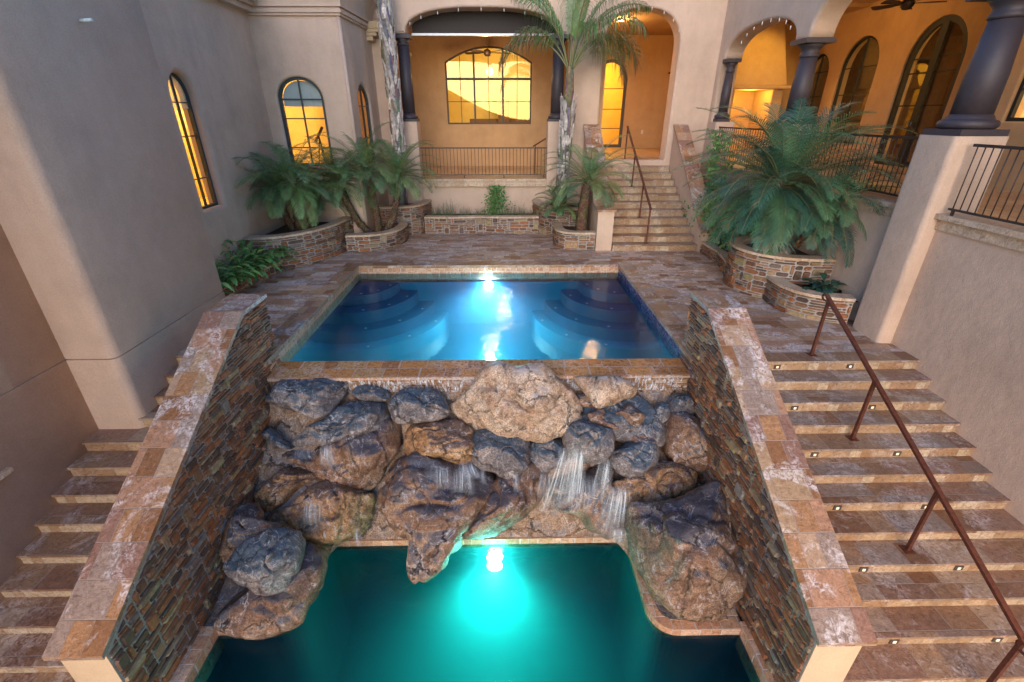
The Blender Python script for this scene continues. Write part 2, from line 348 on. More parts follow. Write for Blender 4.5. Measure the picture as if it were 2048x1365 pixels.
def wall(O, U, th, outer, holes, name, m, parent, r=.05, back=None):
    """stucco wall in the plane O + U*u + Z*z; outward normal = U x Z rotated; openings have rounded arrises"""
    O = Vector(O); U = Vector(U).normalized(); Nn = U.cross(Vector((0, 0, 1)))
    P = lambda q, d: O+U*q[0]+Vector((0, 0, q[1]))+Nn*d
    mb = MB()
    def face(hl, d, flip):
        loops = [[Vector((x, z, 0)) for x, z in outer]]+[[Vector((x, z, 0)) for x, z in h] for h in hl]
        flat = [q for l in loops for q in l]; tris = tessellate_polygon(loops)
        mb.add([P(q, d) for q in flat], [t if flip else t[::-1] for t in tris])
    face([offset_poly(h, r) for h in holes], 0, False); face(holes, -th, True)
    for h in holes:
        n = len(h); rings = []
        for i in range(5):
            t = math.pi/2*i/4; hh = offset_poly(h, r*(1-math.sin(t))); rings.append([P(q, -r*(1-math.cos(t))) for q in hh])
        rings.append([P(q, -th) for q in h])
        for a, b_ in zip(rings, rings[1:]):
            mb.add(a+b_, [(k, (k+1) % n, n+(k+1) % n, n+k) for k in range(n)], smooth=True)
    n = len(outer)
    mb.add([P(q, 0) for q in outer]+[P(q, -th) for q in outer], [(k, (k+1) % n, n+(k+1) % n, n+k) for k in range(n)])
    o = mb.build(name, m, parent)
    return o
def band(mb, P, outer, inner, d0, d1):
    n = len(outer)
    for a, b_, da, db in ((outer, inner, d0, d0), (inner, inner, d0, d1), (inner, outer, d1, d1), (outer, outer, d1, d0)):
        mb.add([P(q, da) for q in a]+[P(q, db) for q in b_], [(k, (k+1) % n, n+(k+1) % n, n+k) for k in range(n)])
def window(O, U, hole, depth, fw_, muntins_u, muntins_z, parent, name='window', fm='frame', gm='glass', mw=.025, thick=()):
    O = Vector(O); U = Vector(U).normalized(); Nn = U.cross(Vector((0, 0, 1)))
    P = lambda q, d: O+U*q[0]+Vector((0, 0, q[1]))+Nn*d
    inner = offset_poly(hole, -fw_); us = [q[0] for q in inner]; zs = [q[1] for q in inner]
    mb = MB(); band(mb, P, hole, inner, -depth, -depth-.07)
    def span(fix, val):      # extent of inner polygon on a line
        xs = []
        n = len(inner)
        for i in range(n):
            a = inner[i]; b_ = inner[(i+1) % n]; k = 0 if fix == 'u' else 1; o = 1-k
            if (a[k]-val)*(b_[k]-val) < 0: xs.append(a[o]+(b_[o]-a[o])*(val-a[k])/(b_[k]-a[k]))
        return (min(xs), max(xs)) if len(xs) > 1 else (0, 0)
    def bar(a, b_, w, d0, d1):
        a = Vector(a); b_ = Vector(b_); t = (b_-a).normalized(); nn = Vector((-t.y, t.x))*w/2
        q = [a+nn, b_+nn, b_-nn, a-nn]
        mb.add([P(x, d0) for x in q]+[P(x, d1) for x in q], [(0, 1, 2, 3), (7, 6, 5, 4), (0, 4, 5, 1), (1, 5, 6, 2), (2, 6, 7, 3), (3, 7, 4, 0)])
    for j, u in enumerate(muntins_u):
        w = mw*3 if ('u', j) in thick else mw
        lo, hi = span('u', u); bar((u, lo), (u, hi), w, -depth-.012-.002*j, -depth-.06)
    for j, z in enumerate(muntins_z):
        w = mw*3.4 if ('z', j) in thick else mw
        lo, hi = span('z', z); bar((lo, z), (hi, z), w, -depth-.022-.002*j, -depth-.055)
    f = mb.build('frame' if name != 'x' else 'frame', fm)
    g = MB(); g.add([P(q, -depth-.04) for q in inner], [tuple(range(len(inner)))])
    w = empty(name); w.parent = parent; f.parent = w
    gp = g.build('pane', gm, w)
    return w
# ---------------------------------------------------------------- stone veneer
STC = [((.22, .10, .05), 6), ((.31, .12, .045), 7), ((.11, .07, .05), 4), ((.21, .15, .115), 2), ((.32, .22, .12), 2), ((.15, .085, .05), 4), ((.30, .16, .08), 3)]
BIGC = [(.36, .28, .13), (.34, .26, .15), (.30, .23, .14), (.33, .21, .10), (.26, .23, .19), (.30, .17, .08)]
STL = [c for c, k in STC for _ in range(k)]
def clip_poly(poly, clip):
    out = poly
    for i in range(len(clip)):
        a = clip[i]; b = clip[(i+1) % len(clip)]; inp = out; out = []
        if not inp: return []
        side = lambda p: (b[0]-a[0])*(p[1]-a[1])-(b[1]-a[1])*(p[0]-a[0])
        for j in range(len(inp)):
            p = inp[j]; q = inp[(j+1) % len(inp)]; sp = side(p); sq = side(q)
            if sp >= 0: out.append(p)
            if (sp > 0) != (sq > 0) and abs(sp-sq) > 1e-9:
                t = sp/(sp-sq); out.append((p[0]+(q[0]-p[0])*t, p[1]+(q[1]-p[1])*t))
    return out
def stones(mb, F, W, H, rnd, clip=None, gu=.07, gz=.045, gap=.010, big=.04, relief=.022, dark=.88, neat=1.):
    nu = max(3, round(W/gu)); nz = max(3, round(H/gz)); gu = W/nu; gz = H/nz
    occ = [[0]*nu for _ in range(nz)]
    for j in range(nz):
        for i in range(nu):
            if occ[j][i]: continue
            r = rnd.random()
            if r < big: w, h = rnd.randint(3, 5), rnd.randint(3, 5); isb = True
            else:
                w = rnd.choice([2, 3, 3, 4, 4, 5]); h = rnd.choice([1, 1, 1, 2, 2]); isb = rnd.random() < .08
                if rnd.random() < .06: w, h = rnd.choice([1, 2]), rnd.randint(3, 4)
            w = min(w, nu-i); h = min(h, nz-j)
            k = 0
            while k < w and not occ[j][i+k]: k += 1
            w = k
            while h > 1 and any(occ[j+h-1][i+q] for q in range(w)): h -= 1
            for a in range(h):
                for b in range(w): occ[j+a][i+b] = 1
            x0, x1, z0, z1 = i*gu+gap, (i+w)*gu-gap, j*gz+gap, (j+h)*gz-gap
            jx = .012*neat; q = lambda: (rnd.random()-.5)*jx
            cx = neat*min(.03, (x1-x0)*.3)*(.4+rnd.random()*.8); cz = neat*min(.025, (z1-z0)*.35)*(.4+rnd.random()*.8)
            poly = [(x0+cx+q(), z0+q()*.5), (x1-cx+q(), z0+q()*.5), (x1+q(), z0+cz), (x1+q(), z1-cz), (x1-cx+q(), z1+q()*.5), (x0+cx+q(), z1+q()*.5), (x0+q(), z1-cz), (x0+q(), z0+cz)]
            if clip:
                poly = clip_poly(poly, clip)
                if len(poly) < 3: continue
            mx = sum(p[0] for p in poly)/len(poly); mz = sum(p[1] for p in poly)/len(poly)
            d = relief*(.5+rnd.random()); ins = .012
            top = []
            for p in poly:
                v = Vector((mx-p[0], mz-p[1])); l = max(v.length, 1e-4); v = v/l*min(ins, l*.45); top.append((p[0]+v.x, p[1]+v.y))
            c = rnd.choice(BIGC) if isb else rnd.choice(STL); k = (.75+.5*rnd.random())*dark; c = tuple(x*k for x in c)
            n = len(poly)
            tl = [F(p[0], p[1], d*(.85+.3*rnd.random())) for p in top]
            mb.add([F(p[0], p[1], 0.) for p in poly]+tl, [(a, (a+1) % n, n+(a+1) % n, n+a) for a in range(n)]+[tuple(range(n, 2*n))], c)
class Path:
    def __init__(s, pts, sub=8, smooth=True):
        P = [Vector((x, y, 0)) for x, y in pts]; out = []
        if smooth and len(P) > 2:
            for i in range(len(P)-1):
                a = P[max(i-1, 0)]; b = P[i]; c = P[i+1]; d = P[min(i+2, len(P)-1)]
                for k in range(sub):
                    t = k/sub; out.append(.5*((2*b)+(c-a)*t+(2*a-5*b+4*c-d)*t*t+(3*b-a-3*c+d)*t**3))
            out.append(P[-1])
        else: out = P
        s.p = out; s.l = [0]
        for a, b in zip(out, out[1:]): s.l.append(s.l[-1]+(b-a).length)
        s.len = s.l[-1]
    def at(s, u):
        u = max(0, min(s.len-1e-6, u))
        i = 0
        while i < len(s.l)-2 and s.l[i+1] < u: i += 1
        t = (u-s.l[i])/(s.l[i+1]-s.l[i]); return s.p[i].lerp(s.p[i+1], t)
    def nrm(s, u):
        d = (s.at(min(u+.04, s.len))-s.at(max(u-.04, 0))).normalized(); return Vector((d.y, -d.x, 0))
def planter(name, label, path, top, back, soil, seed, capw=.2, rnd_smooth=True, base=0.):
    """path runs with the outside on its right hand; back = polygon points closing the soil area"""
    T = thing('stone_planter', label, 'planter', 'stone planters round the pool deck')
    p = Path(path, smooth=rnd_smooth); rnd = random.Random(seed); mb = MB()
    F = lambda u, z, d: p.at(u)+p.nrm(u)*(d+.004)+Vector((0, 0, z+base))
    stones(mb, F, p.len, top-base-.05, rnd)
    mb.build('stone_facing', 'stone', T)
    n = max(8, int(p.len/.08)); us = [p.len*i/n for i in range(n+1)]
    core = MB()
    for a, b in zip(us, us[1:]):
        A, B = p.at(a), p.at(b); na, nb = p.nrm(a), p.nrm(b); ia, ib = A-na*.16, B-nb*.16
        z0 = Vector((0, 0, base)); z1 = Vector((0, 0, top-.052))
        core.quad(A+z0, B+z0, B+z1, A+z1); core.quad(ib+z0, ia+z0, ia+z1, ib+z1)
    for u in (0, p.len):
        A = p.at(u); I = A-p.nrm(u)*.16; core.quad(A+Vector((0, 0, base)), I+Vector((0, 0, base)), I+Vector((0, 0, top-.05)), A+Vector((0, 0, top-.05)))
    core.build('mortar_core', 'mortar', T)
    cp = MB(); z0, z1 = top-.05, top
    for i, (a, b) in enumerate(zip(us, us[1:])):
        A, B = p.at(a), p.at(b); na, nb = p.nrm(a), p.nrm(b); oa, ob, ia, ib = A+na*.035, B+nb*.035, A-na*capw, B-nb*capw
        up = lambda q, z: (q.x, q.y, z)
        uvt = [(a, 0), (b, 0), (b, .3), (a, .3)]; uvs = [(a, .3), (b, .3), (b, .35), (a, .35)]
        cp.add([up(oa, z1), up(ob, z1), up(ib, z1), up(ia, z1)], [(0, 1, 2, 3)], uv=uvt)
        cp.add([up(oa, z0), up(ob, z0), up(ob, z1-.002), up(oa, z1-.002)], [(0, 1, 2, 3)], uv=uvs)
        cp.add([up(ib, z0), up(ia, z0), up(ia, z1), up(ib, z1)], [(0, 1, 2, 3)], uv=uvs)
        cp.add([up(oa, z0), up(ia, z0), up(ib, z0), up(ob, z0)], [(0, 1, 2, 3)], uv=uvt)
    cp.build('coping', 'coping', T)
    so = MB(); inner = [p.at(u)-p.nrm(u)*.15 for u in us]
    poly = [(q.x, q.y) for q in inner]+list(back)
    cx = sum(q[0] for q in poly)/len(poly); cy = sum(q[1] for q in poly)/len(poly); m = len(poly); K = 6
    pts = [(cx, cy, soil+.05)]
    for k in range(1, K+1):
        for q in poly:
            x = cx+(q[0]-cx)*k/K; y = cy+(q[1]-cy)*k/K; pts.append((x, y, soil+(.05*(1-k/K))+(noise.noise(Vector((x*9, y*9, seed)))*.03 if k < K else 0)))
    fs = [(0, 1+i, 1+(i+1) % m) for i in range(m)]
    for k in range(K-1): fs += [(1+k*m+i, 1+(k+1)*m+i, 1+(k+1)*m+(i+1) % m, 1+k*m+(i+1) % m) for i in range(m)]
    so.add(pts, fs, smooth=True); so.build('soil', 'soil', T)
    return T
# ---------------------------------------------------------------- the setting
g = MB(); g.add([(-400, -400, -6), (400, -400, -6), (400, 400, -6), (-400, 400, -6)], [(0, 1, 2, 3)])
struct(g.build('ground', plain('desert_ground', (.20, .15, .10), .95, 0, .4, .3)))
h = MB(); n = 90; pts = []
for i in range(n+1):
    x = -330+660*i/n
    for k, y in enumerate((-150, -210, -290)):
        z = -6 if k != 1 else -1+24*math.exp(-((x+52)/38)**2)+9*math.exp(-((x-150)/60)**2)+1.5*noise.noise(Vector((x*.05, 1, 0)))+1.2*noise.noise(Vector((x*.2, 4, 0)))
        pts.append((x, y, z))
h.add(pts, [(3*i+k, 3*i+3+k, 3*i+4+k, 3*i+1+k) for i in range(n) for k in (0, 1)])
struct(h.build('hills', plain('desert_hill', (.10, .075, .05), .95, 0, .05, .3)))
# deck: pieces round the pool opening
PX0, PX1, PY0, PY1, WZ = -3.35, 2.65, 5.66, 10.33, -.19
d = MB()
d.box(-5.56, PX0, 6.0, 14.45, -.4, 0); d.box(PX1, 5.85, 5.70, 14.45, -.4, -.0002)
d.box(PX0, PX1, PY1, 14.45, -.4, -.0004)
struct(d.build('pool_deck', 'deck'))
lb = MB(); lb.box(-5.6, 5.85, PY0-.04, 5.9, -2.6, -.405); 
# swimming pool
pool = thing('swimming_pool', 'rectangular upper swimming pool with corner steps and stone coping', 'swimming pool')
cp = MB()
cp.box(PX0-.30, PX0+.03, 5.70, PY1-.0, -.05, .012); cp.box(PX1-.03, PX1+.30, 5.70, PY1, -.05, .012); cp.box(PX0-.30, PX1+.30, PY1-.03, PY1+.28, -.05, .013)
cp.build('coping', 'cap', pool)
tb = MB(); tb.box(PX0-.02, PX0+.004, PY0+.02, PY1, -.34, -.052); tb.box(PX0, PX1, PY1-.004, PY1+.02, -.34, -.052)
tb.build('tile_band', 'poolband', pool)
tb = MB(); tb.box(PX1-.004, PX1+.02, PY0+.02, PY1, -.34, -.052); tb.build('tile_band', 'poolband_blue', pool)
bs = MB(); ZF = -1.45
bs.quad((PX0, PY0+.3, ZF), (PX1, PY0+.3, ZF), (PX1, PY1, ZF), (PX0, PY1, ZF))
bs.quad((PX0, PY1, ZF), (PX1, PY1, ZF), (PX1, PY1, -.3), (PX0, PY1, -.3))
bs.quad((PX0, PY0, ZF), (PX0, PY1, ZF), (PX0, PY1, -.3), (PX0, PY0, -.3)); bs.quad((PX1, PY1, ZF), (PX1, PY0, ZF), (PX1, PY0, -.3), (PX1, PY1, -.3))
bs.quad((PX1, PY0+.45, ZF), (PX0, PY0+.45, ZF), (PX0, PY0+.45, -.3), (PX1, PY0+.45, -.3))
bs.build('basin', 'plaster_up', pool)
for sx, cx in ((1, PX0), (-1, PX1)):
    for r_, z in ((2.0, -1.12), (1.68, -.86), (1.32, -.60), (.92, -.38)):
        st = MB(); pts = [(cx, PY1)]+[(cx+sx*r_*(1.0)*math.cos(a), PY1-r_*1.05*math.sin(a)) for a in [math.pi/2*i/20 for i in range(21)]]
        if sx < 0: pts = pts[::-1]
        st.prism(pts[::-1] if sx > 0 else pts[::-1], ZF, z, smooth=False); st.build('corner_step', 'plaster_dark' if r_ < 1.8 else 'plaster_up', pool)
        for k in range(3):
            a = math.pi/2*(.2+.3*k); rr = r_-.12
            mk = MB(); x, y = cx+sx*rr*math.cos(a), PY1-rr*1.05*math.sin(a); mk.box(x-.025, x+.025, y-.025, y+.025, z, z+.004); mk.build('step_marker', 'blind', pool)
lt = MB(); lt.lathe(0, 0, [(.01, 0), (.085, .0), (.1, .012), (.1, .03)], 24); lo = lt.build('pool_light', emis('pool_lamp', (.8, .95, 1.), 60), pool)
lo.location = (-.37, PY1-.05, -.46); lo.rotation_euler = (R(90), 0, 0)
w = MB(); w.box(PX0+.001, PX1-.001, PY0+.452, PY1-.006, ZF+.003, WZ); struct(w.build('upper_pool_water', 'water_up'))
# spillway
sp = thing('spillway', 'wet sandstone tiled spillway edge running along the front of the upper pool', 'spillway')
a = MB(); a.add([(PX0+.02, PY0, WZ-.02), (PX1-.02, PY0, WZ-.02), (PX1-.02, PY0+.455, WZ-.001), (PX0+.02, PY0+.455, WZ-.001)], [(0, 1, 2, 3)], uv=[(PX0, 0), (PX1, 0), (PX1, .48), (PX0, .48)])
a.box(PX0+.02, PX1-.02, PY0-.01, PY0+.02, WZ-.07, WZ-.022)
a.build('edge_tiles', 'weir', sp)
a = MB(); a.box(PX0+.02, PX1-.02, PY0+.03, PY0+.44, -1.4, WZ-.03); a.build('tiled_face', 'weirface', sp)
fl = MB()
x = PX0+.1
while x < PX1-.2:
    ww = .25+random.random()*.5
    fl.add([(x, PY0-.016, WZ-.02), (x+ww, PY0-.016, WZ-.02), (x+ww, PY0+.022, WZ-.28), (x, PY0+.022, WZ-.28)], [(0, 1, 2, 3)], uv=[(x, 0), (x+ww, 0), (x+ww, 1), (x, 1)]); x += ww
def fade_attr(o, f):
    at = o.data.attributes.new('fade', 'FLOAT', 'POINT')
    for i, v in enumerate(o.data.vertices): at.data[i].value = f(i, v.co)
wf = fl.build('water_film', 'film', sp); fade_attr(wf, lambda i, c: .95)
# lower pool
LZ = -2.08; LX0, LX1 = -3.2, 2.58
lp = thing('lower_pool', 'lower catch pool glowing teal beneath the rock waterfall', 'swimming pool')
b = MB(); ZL = -3.9
b.quad((LX0, -1.5, ZL), (LX1, -1.5, ZL), (LX1, 4.6, ZL), (LX0, 4.6, ZL))
b.quad((LX0, -1.5, ZL), (LX0, 4.6, ZL), (LX0, 4.6, -2.04), (LX0, -1.5, -2.04)); b.quad((LX1, 4.6, ZL), (LX1, -1.5, ZL), (LX1, -1.5, -2.04), (LX1, 4.6, -2.04))
b.quad((LX0, 4.55, ZL), (LX1, 4.55, ZL), (LX1, 4.55, -2.04), (LX0, 4.55, -2.04)); b.quad((LX1, -1.5, ZL), (LX0, -1.5, ZL), (LX0, -1.5, -2.04), (LX1, -1.5, -2.04))
b.build('basin', 'plaster_low', lp)
def ped(x0, x1, y0, y1, s):
    r_ = .28; pts = []
    if s > 0:   # right pedestal, rounded front-left corner
        pts = [(x1, y0), (x1, y1), (x0, y1)]+[(x0+r_-r_*math.cos(a), y0+r_-r_*math.sin(a)) for a in [math.pi/2*i/8 for i in range(9)]]
    else:
        pts = [(x0, y1), (x0, y0)]+[(x1-r_+r_*math.sin(a), y0+r_-r_*math.cos(a)) for a in [math.pi/2*i/8 for i in range(9)]]+[(x1, y1)]
        pts = pts
    return pts
pp = MB(); pp.prism(ped(1.62, 2.58, 3.16, 4.6, 1), -3.89, -2.0); pp.prism(ped(-3.36, -2.35, 3.25, 4.6, -1)[::1], -3.88, -2.0)
pp.box(-2.4, 1.7, 4.44, 4.6, -3.87, -2.001); gt = MB(); gt.prism(offset_poly(ped(1.62, 2.58, 3.16, 4.6, 1), -.10), -2.06, -1.975); gt.build('ledge_top', 'gunite', lp); gt = MB(); gt.prism(offset_poly(ped(-3.36, -2.35, 3.25, 4.6, -1), -.10), -2.06, -1.975); gt.build('ledge_top', 'gunite', lp); pp.build('ledge', 'plaster_low', lp)
tb = MB()
def ringband(pts, z0, z1):
    q = offset_poly(pts, .012); n = len(q)
    tb.add([(x, y, z0) for x, y in q]+[(x, y, z1) for x, y in q]+[(x, y, z1) for x, y in offset_poly(pts, -.14)], [(i, (i+1) % n, n+(i+1) % n, n+i) for i in range(n)]+[(n+i, n+(i+1) % n, 2*n+(i+1) % n, 2*n+i) for i in range(n)])
ringband(ped(1.62, 2.60, 3.16, 4.6, 1), -2.14, -1.985); ringband(ped(-3.36, -2.35, 3.25, 4.6, -1), -2.14, -1.985)
tb.box(-2.38, 1.66, 4.40, 4.6, -2.14, -1.984)
tb.box(-3.36, -3.19, 2.2, 3.25, -2.3, -1.93); tb.box(2.575, 2.66, 1.6, 3.2, -2.3, -1.93)
tb.build('tile_band', 'poolband', lp)
lt = MB(); lt.lathe(0, 0, [(.01, 0), (.085, .0), (.1, .012), (.1, .03)], 24); lo = lt.build('pool_light', emis('green_pool_lamp', (.25, 1., .85), 60), lp)
lo.location = (-.16, 4.36, -2.42); lo.rotation_euler = (R(90), 0, 0)
w = MB(); w.box(LX0+.003, LX1-.003, -1.49, 4.40, ZL+.003, LZ); struct(w.build('lower_pool_water', 'water_low'))
# ---------------------------------------------------------------- stone flank walls with sloping caps
def flank(x_in, x_out, label, seed, s):
    T = thing('waterfall_flank_wall', label, 'wall', 'sloping stone walls either side of the waterfall')
    lo_, hi_ = min(x_in, x_out), max(x_in, x_out)
    prof = [(6.14, -3.9), (6.14, .80), (5.55, .80), (2.40, -.95), (2.40, -3.9)]   # y,z
    b_ = MB(); b_.prismX(prof, lo_+(.03 if s < 0 else .012), hi_-(.012 if s < 0 else .03)); b_.build('stucco_body', 'cream', T)
    # cap slabs
    c_ = MB(); yz = [(6.19, .85), (5.54, .85), (2.35, -.905)]; t = .05
    x0, x1 = lo_-.025, hi_+.025
    L_ = 0
    for (ya, za), (yb, zb) in zip(yz, yz[1:]):
        dl = math.hypot(ya-yb, za-zb)
        c_.add([(x0, ya, za), (x1, ya, za), (x1, yb, zb), (x0, yb, zb)], [(0, 3, 2, 1)], uv=[(x0, L_), (x1, L_), (x1, L_+dl), (x0, L_+dl)])
        c_.add([(x0, ya, za-t), (x1, ya, za-t), (x1, yb, zb-t), (x0, yb, zb-t)], [(0, 1, 2, 3)], uv=[(x0, L_), (x1, L_), (x1, L_+dl), (x0, L_+dl)])
        for x_ in (x0, x1): c_.add([(x_, ya, za-t), (x_, yb, zb-t), (x_, yb, zb), (x_, ya, za)], [(0, 1, 2, 3)], uv=[(.10, L_), (.10, L_+dl), (.15, L_+dl), (.15, L_)])
        L_ += dl
    for (y_, z_) in (yz[0], yz[-1]): c_.add([(x0, y_, z_-t), (x1, y_, z_-t), (x1, y_, z_), (x0, y_, z_)], [(0, 1, 2, 3)])
    c_.build('cap', 'capu', T)
    m_ = MB(); xf = x_in
    m_.add([(xf, y, z) for y, z in prof], [tuple(range(5))]); m_.build('mortar_bed', 'mortar', T)
    st = MB(); rnd = random.Random(seed)
    W = 6.14-2.40; H = .80+2.9
    clip = [(0, 0), (W, 0), (W, H-.03), (W-(.59), H-.03), (0, H-1.80)]
    if s > 0: clip = clip
    F = lambda u, z, d: Vector((xf-s*(d+.003), 2.40+u, -2.9+z))
    stones(st, F, W, H, rnd, clip=clip, gu=.062, gz=.040, big=.010, relief=.022, dark=.95, neat=.45)
    st.build('stone_facing', 'stone', T)
    return T
MT['capu'] = tiles('travertine_sloping_cap', .25, .31, [(.36, .20, .10), (.42, .29, .19), (.27, .155, .115), (.39, .225, .14), (.31, .235, .19), (.26, .13, .06), (.38, .26, .155)], rough=.38, white=.85, gw=.006, rowrnd=0)
flank(-3.36, -3.80, 'sloping stone faced wall with travertine cap on the left side of the waterfall', 3, -1)
flank(2.66, 3.11, 'sloping stone faced wall with travertine cap on the right side of the waterfall', 5, 1)
# ---------------------------------------------------------------- staircases
def stair(label, xs, y0, T_, R_, z0, n, dirn, lights=(), name='stone_staircase', mats=('tread', 'riser')):
    """dirn -1: descends toward -Y from y0,z0.  xs: function k -> (x0,x1)"""
    S = thing(name, label, 'staircase')
    for k in range(1, n+1):
        x0, x1 = xs(k); a = MB(); zt = z0-R_*k; yf = y0-T_*k
        tr = MB(); tr.box(x0, x1, yf-.0, yf+T_+.03, zt-.03, zt)      # slab with nosing
        o = tr.build('tread', mats[0], S)
        rs = MB(); rs.box(x0, x1, yf+.025, yf+T_+.02, zt-R_+.0005, zt-.0305)
        rs.build('riser', mats[1], S)
    return S
mk_l = lambda S, x, y, z: step_light(S, x, y, z)
MT['lightplate'] = plain('step_light_plate', (.12, .11, .11), .35, .5)
MT['lens'] = emis('step_light_lens', (1., .8, .5), .13)
def step_light(S, x, y, z):
    m = MB(); m.box(x-.045, x+.045, y-.006, y+.01, z-.032, z+.032); p_ = m.build('step_light', 'lightplate', S)
    m = MB(); m.box(x-.016, x+.016, y-.010, y-.005, z-.016, z+.016); q = m.build('lens', 'lens', p_); return p_
SR = stair('wide travertine staircase going down to the right of the waterfall', lambda k: (3.08, 5.84), 5.63, .289, .15, 0, 15, -1)
# top riser under the deck edge
m = MB(); m.box(3.08, 5.84, 5.655, 5.9, -.149, -.031); m.build('riser', 'riser', SR)
m = MB(); m.box(3.08, 5.84, 5.63, 5.9, -.03, .003); m.build('tread', 'tread', SR)
for k in (0, 2, 4, 6, 8, 10, 12):
    y = 5.63-.289*k+.02; 
    for x in (3.84, 4.88): step_light(SR, x, y, -.15*k-.095)
SL = stair('narrow travertine staircase going down to the left of the waterfall beside the tower', lambda k: ((-4.75 if k < 3 else -5.35), -3.78), 5.94, .294, .15, 0, 15, -1)
m = MB(); m.box(-4.75, -3.78, 5.965, 6.2, -.149, -.031); m.build('riser', 'riser', SL); m = MB(); m.box(-4.75, -3.78, 5.94, 6.2, -.03, .003); m.build('tread', 'tread', SL)
# central stair up to the loggia (12 risers)
SC = thing('stone_staircase', 'travertine staircase climbing from the pool deck up to the lit loggia arch', 'staircase')
for k in range(1, 13):
    y = 11.48+.287*(k-1); z = .16*k
    m = MB(); m.box(2.74, 4.87, y, y+.32 if k < 12 else 15.2, z-.03, z); m.build('tread', 'tread', SC)
    m = MB(); m.box(2.742, 4.868, y+.025, y+.3, z-.16, z-.0305); m.build('riser', 'riser', SC)
# ---------------------------------------------------------------- the house
H_ = thing('house', 'tan stucco house with arched loggias, tower and dark columns around the pool court', 'house')
TOP = 7.6
def rp(x0, x1, y0, y1, r, corners=(1, 1, 1, 1)):      # plan rectangle with rounded corners, CCW from (x0,y0)
    out = []
    for (cx, cy, a0), on in zip(((x0, y0, 180), (x1, y0, 270), (x1, y1, 0), (x0, y1, 90)), corners):
        if not on: out.append((cx, cy)); continue
        ax = cx+(r if cx == x0 else -r); ay = cy+(r if cy == y0 else -r)
        out += [(ax+r*math.cos(R(a0+90*i/6)), ay+r*math.sin(R(a0+90*i/6))) for i in range(7)]
    return out
# tower on the left: front (lit) face between x -5.33 and -4.73 at y 5.05
m = MB(); m.prism(rp(-7.5, -4.73, 5.05, 7.46, .11, (0, 1, 0, 0)), .437, TOP, smooth=True); m.prism(rp(-7.5, -4.723, 5.043, 7.467, .11, (0, 1, 0, 0)), -3.2, .425, smooth=True)
m.prism(rp(-7.5, -4.75, 5.07, 7.44, .10, (0, 1, 0, 0)), .42, .44, smooth=True)
tw = m.build('tower_wall', 'stucco', H_)
m = MB(); m.prism(rp(-7.5, -5.33, -2.0, 5.10, .06, (0, 1, 0, 0)), .437, TOP, smooth=True); m.prism(rp(-7.5, -5.323, -2.0, 5.10, .06, (0, 1, 0, 0)), -3.2, .425, smooth=True); m.prism(rp(-7.5, -5.345, -2.0, 5.10, .06, (0, 1, 0, 0)), .42, .44, smooth=True)
m.build('stair_wall', 'stucco', H_)
m = MB(); m.box(-5.33, -5.27, 3.3, 3.95, -.33, -.28); m.build('ledge_cap', 'coping', H_)
pg = MB(); pg.tube([(-4.735, 6.33, 4.05), (-4.60, 6.33, 4.06)], .018, 8); pg.build('wall_peg', 'blind', H_)
# left window wall (x=-5.56) : faces +X, U=+Y
w1 = arch(8.93, 9.62, 1.49, 3.38, .38)
w1 = [(u, z) for u, z in w1]
wall((-5.56, 0, 0), (0, 1, 0), .32, [(7.3, -.2), (12.4, -.2), (12.4, 5.10), (7.3, 5.10)], [w1], 'window_wall', 'stucco', H_, r=.09)
window((-5.56, 0, 0), (0, 1, 0), w1, .14, .045, [9.275], [2.02+.0, 2.75, 3.30], H_, mw=.02)
# roof eave with clay tiles over that wall
e = MB(); e.box(-5.9, -5.40, 7.4, 12.3, 5.10, 5.20); e.box(-5.9, -5.33, 7.4, 12.3, 5.202, 5.26); e.build('eave', 'stucco', H_)
for i in range(14):
    y = 7.6+i*.34; t = MB(); t.tube([(-5.2, y, 5.33), (-7.4, y, 5.95)], lambda s_: .10, 12); t.build('roof_tile', 'clay', H_)
bl = MB(); q = arch(8.98, 9.57, 3.2, 3.38, .33); bl.add([(-5.74, u, z) for u, z in q], [tuple(range(len(q)))]); bl.build('window_blind', 'blind', H_)
# front wall (y=12.3) with arched window
w2 = arch(-5.27, -4.21, 1.96, 3.42, .47, p=2.05)
wall((0, 12.3, 0), (1, 0, 0), .32, [(-5.7, -.2), (-3.58, -.2), (-3.58, 5.12), (-5.7, 5.12)], [w2], 'window_wall', 'stucco', H_, r=.05)
window((0, 12.3, 0), (1, 0, 0), w2, .07, .06, [-4.75], [2.38, 3.02, 3.43], H_, mw=.028)
bl = MB(); q = [p_ for p_ in arch(-5.2, -4.28, 3.28, 3.42, .40, p=2.05)]
bl.add([(u, 12.48, z) for u, z in q], [tuple(range(len(q)))]); bl.build('window_blind', 'blind', H_)
# wall 3, faces +X, from (-3.58,12.3) to (-3.46,14.5)
w3 = arch(.62, 1.50, 1.9, 3.35, .42)
wall((-3.58, 12.3, 0), (.12, 2.2, 0), .13, [(0, -.2), (2.21, -.2), (2.21, 5.12), (0, 5.12)], [w3], 'window_wall', 'stucco', H_, r=.09)
window((-3.58, 12.3, 0), (.12, 2.2, 0), w3, .045, .05, [1.06], [2.55, 3.3], H_, mw=.02)
c_ = MB(); c_.tube([(-3.60, 12.32, -.2), (-3.60, 12.32, 5.12)], .045, 16); c_.build('rounded_corner', 'stucco', H_)
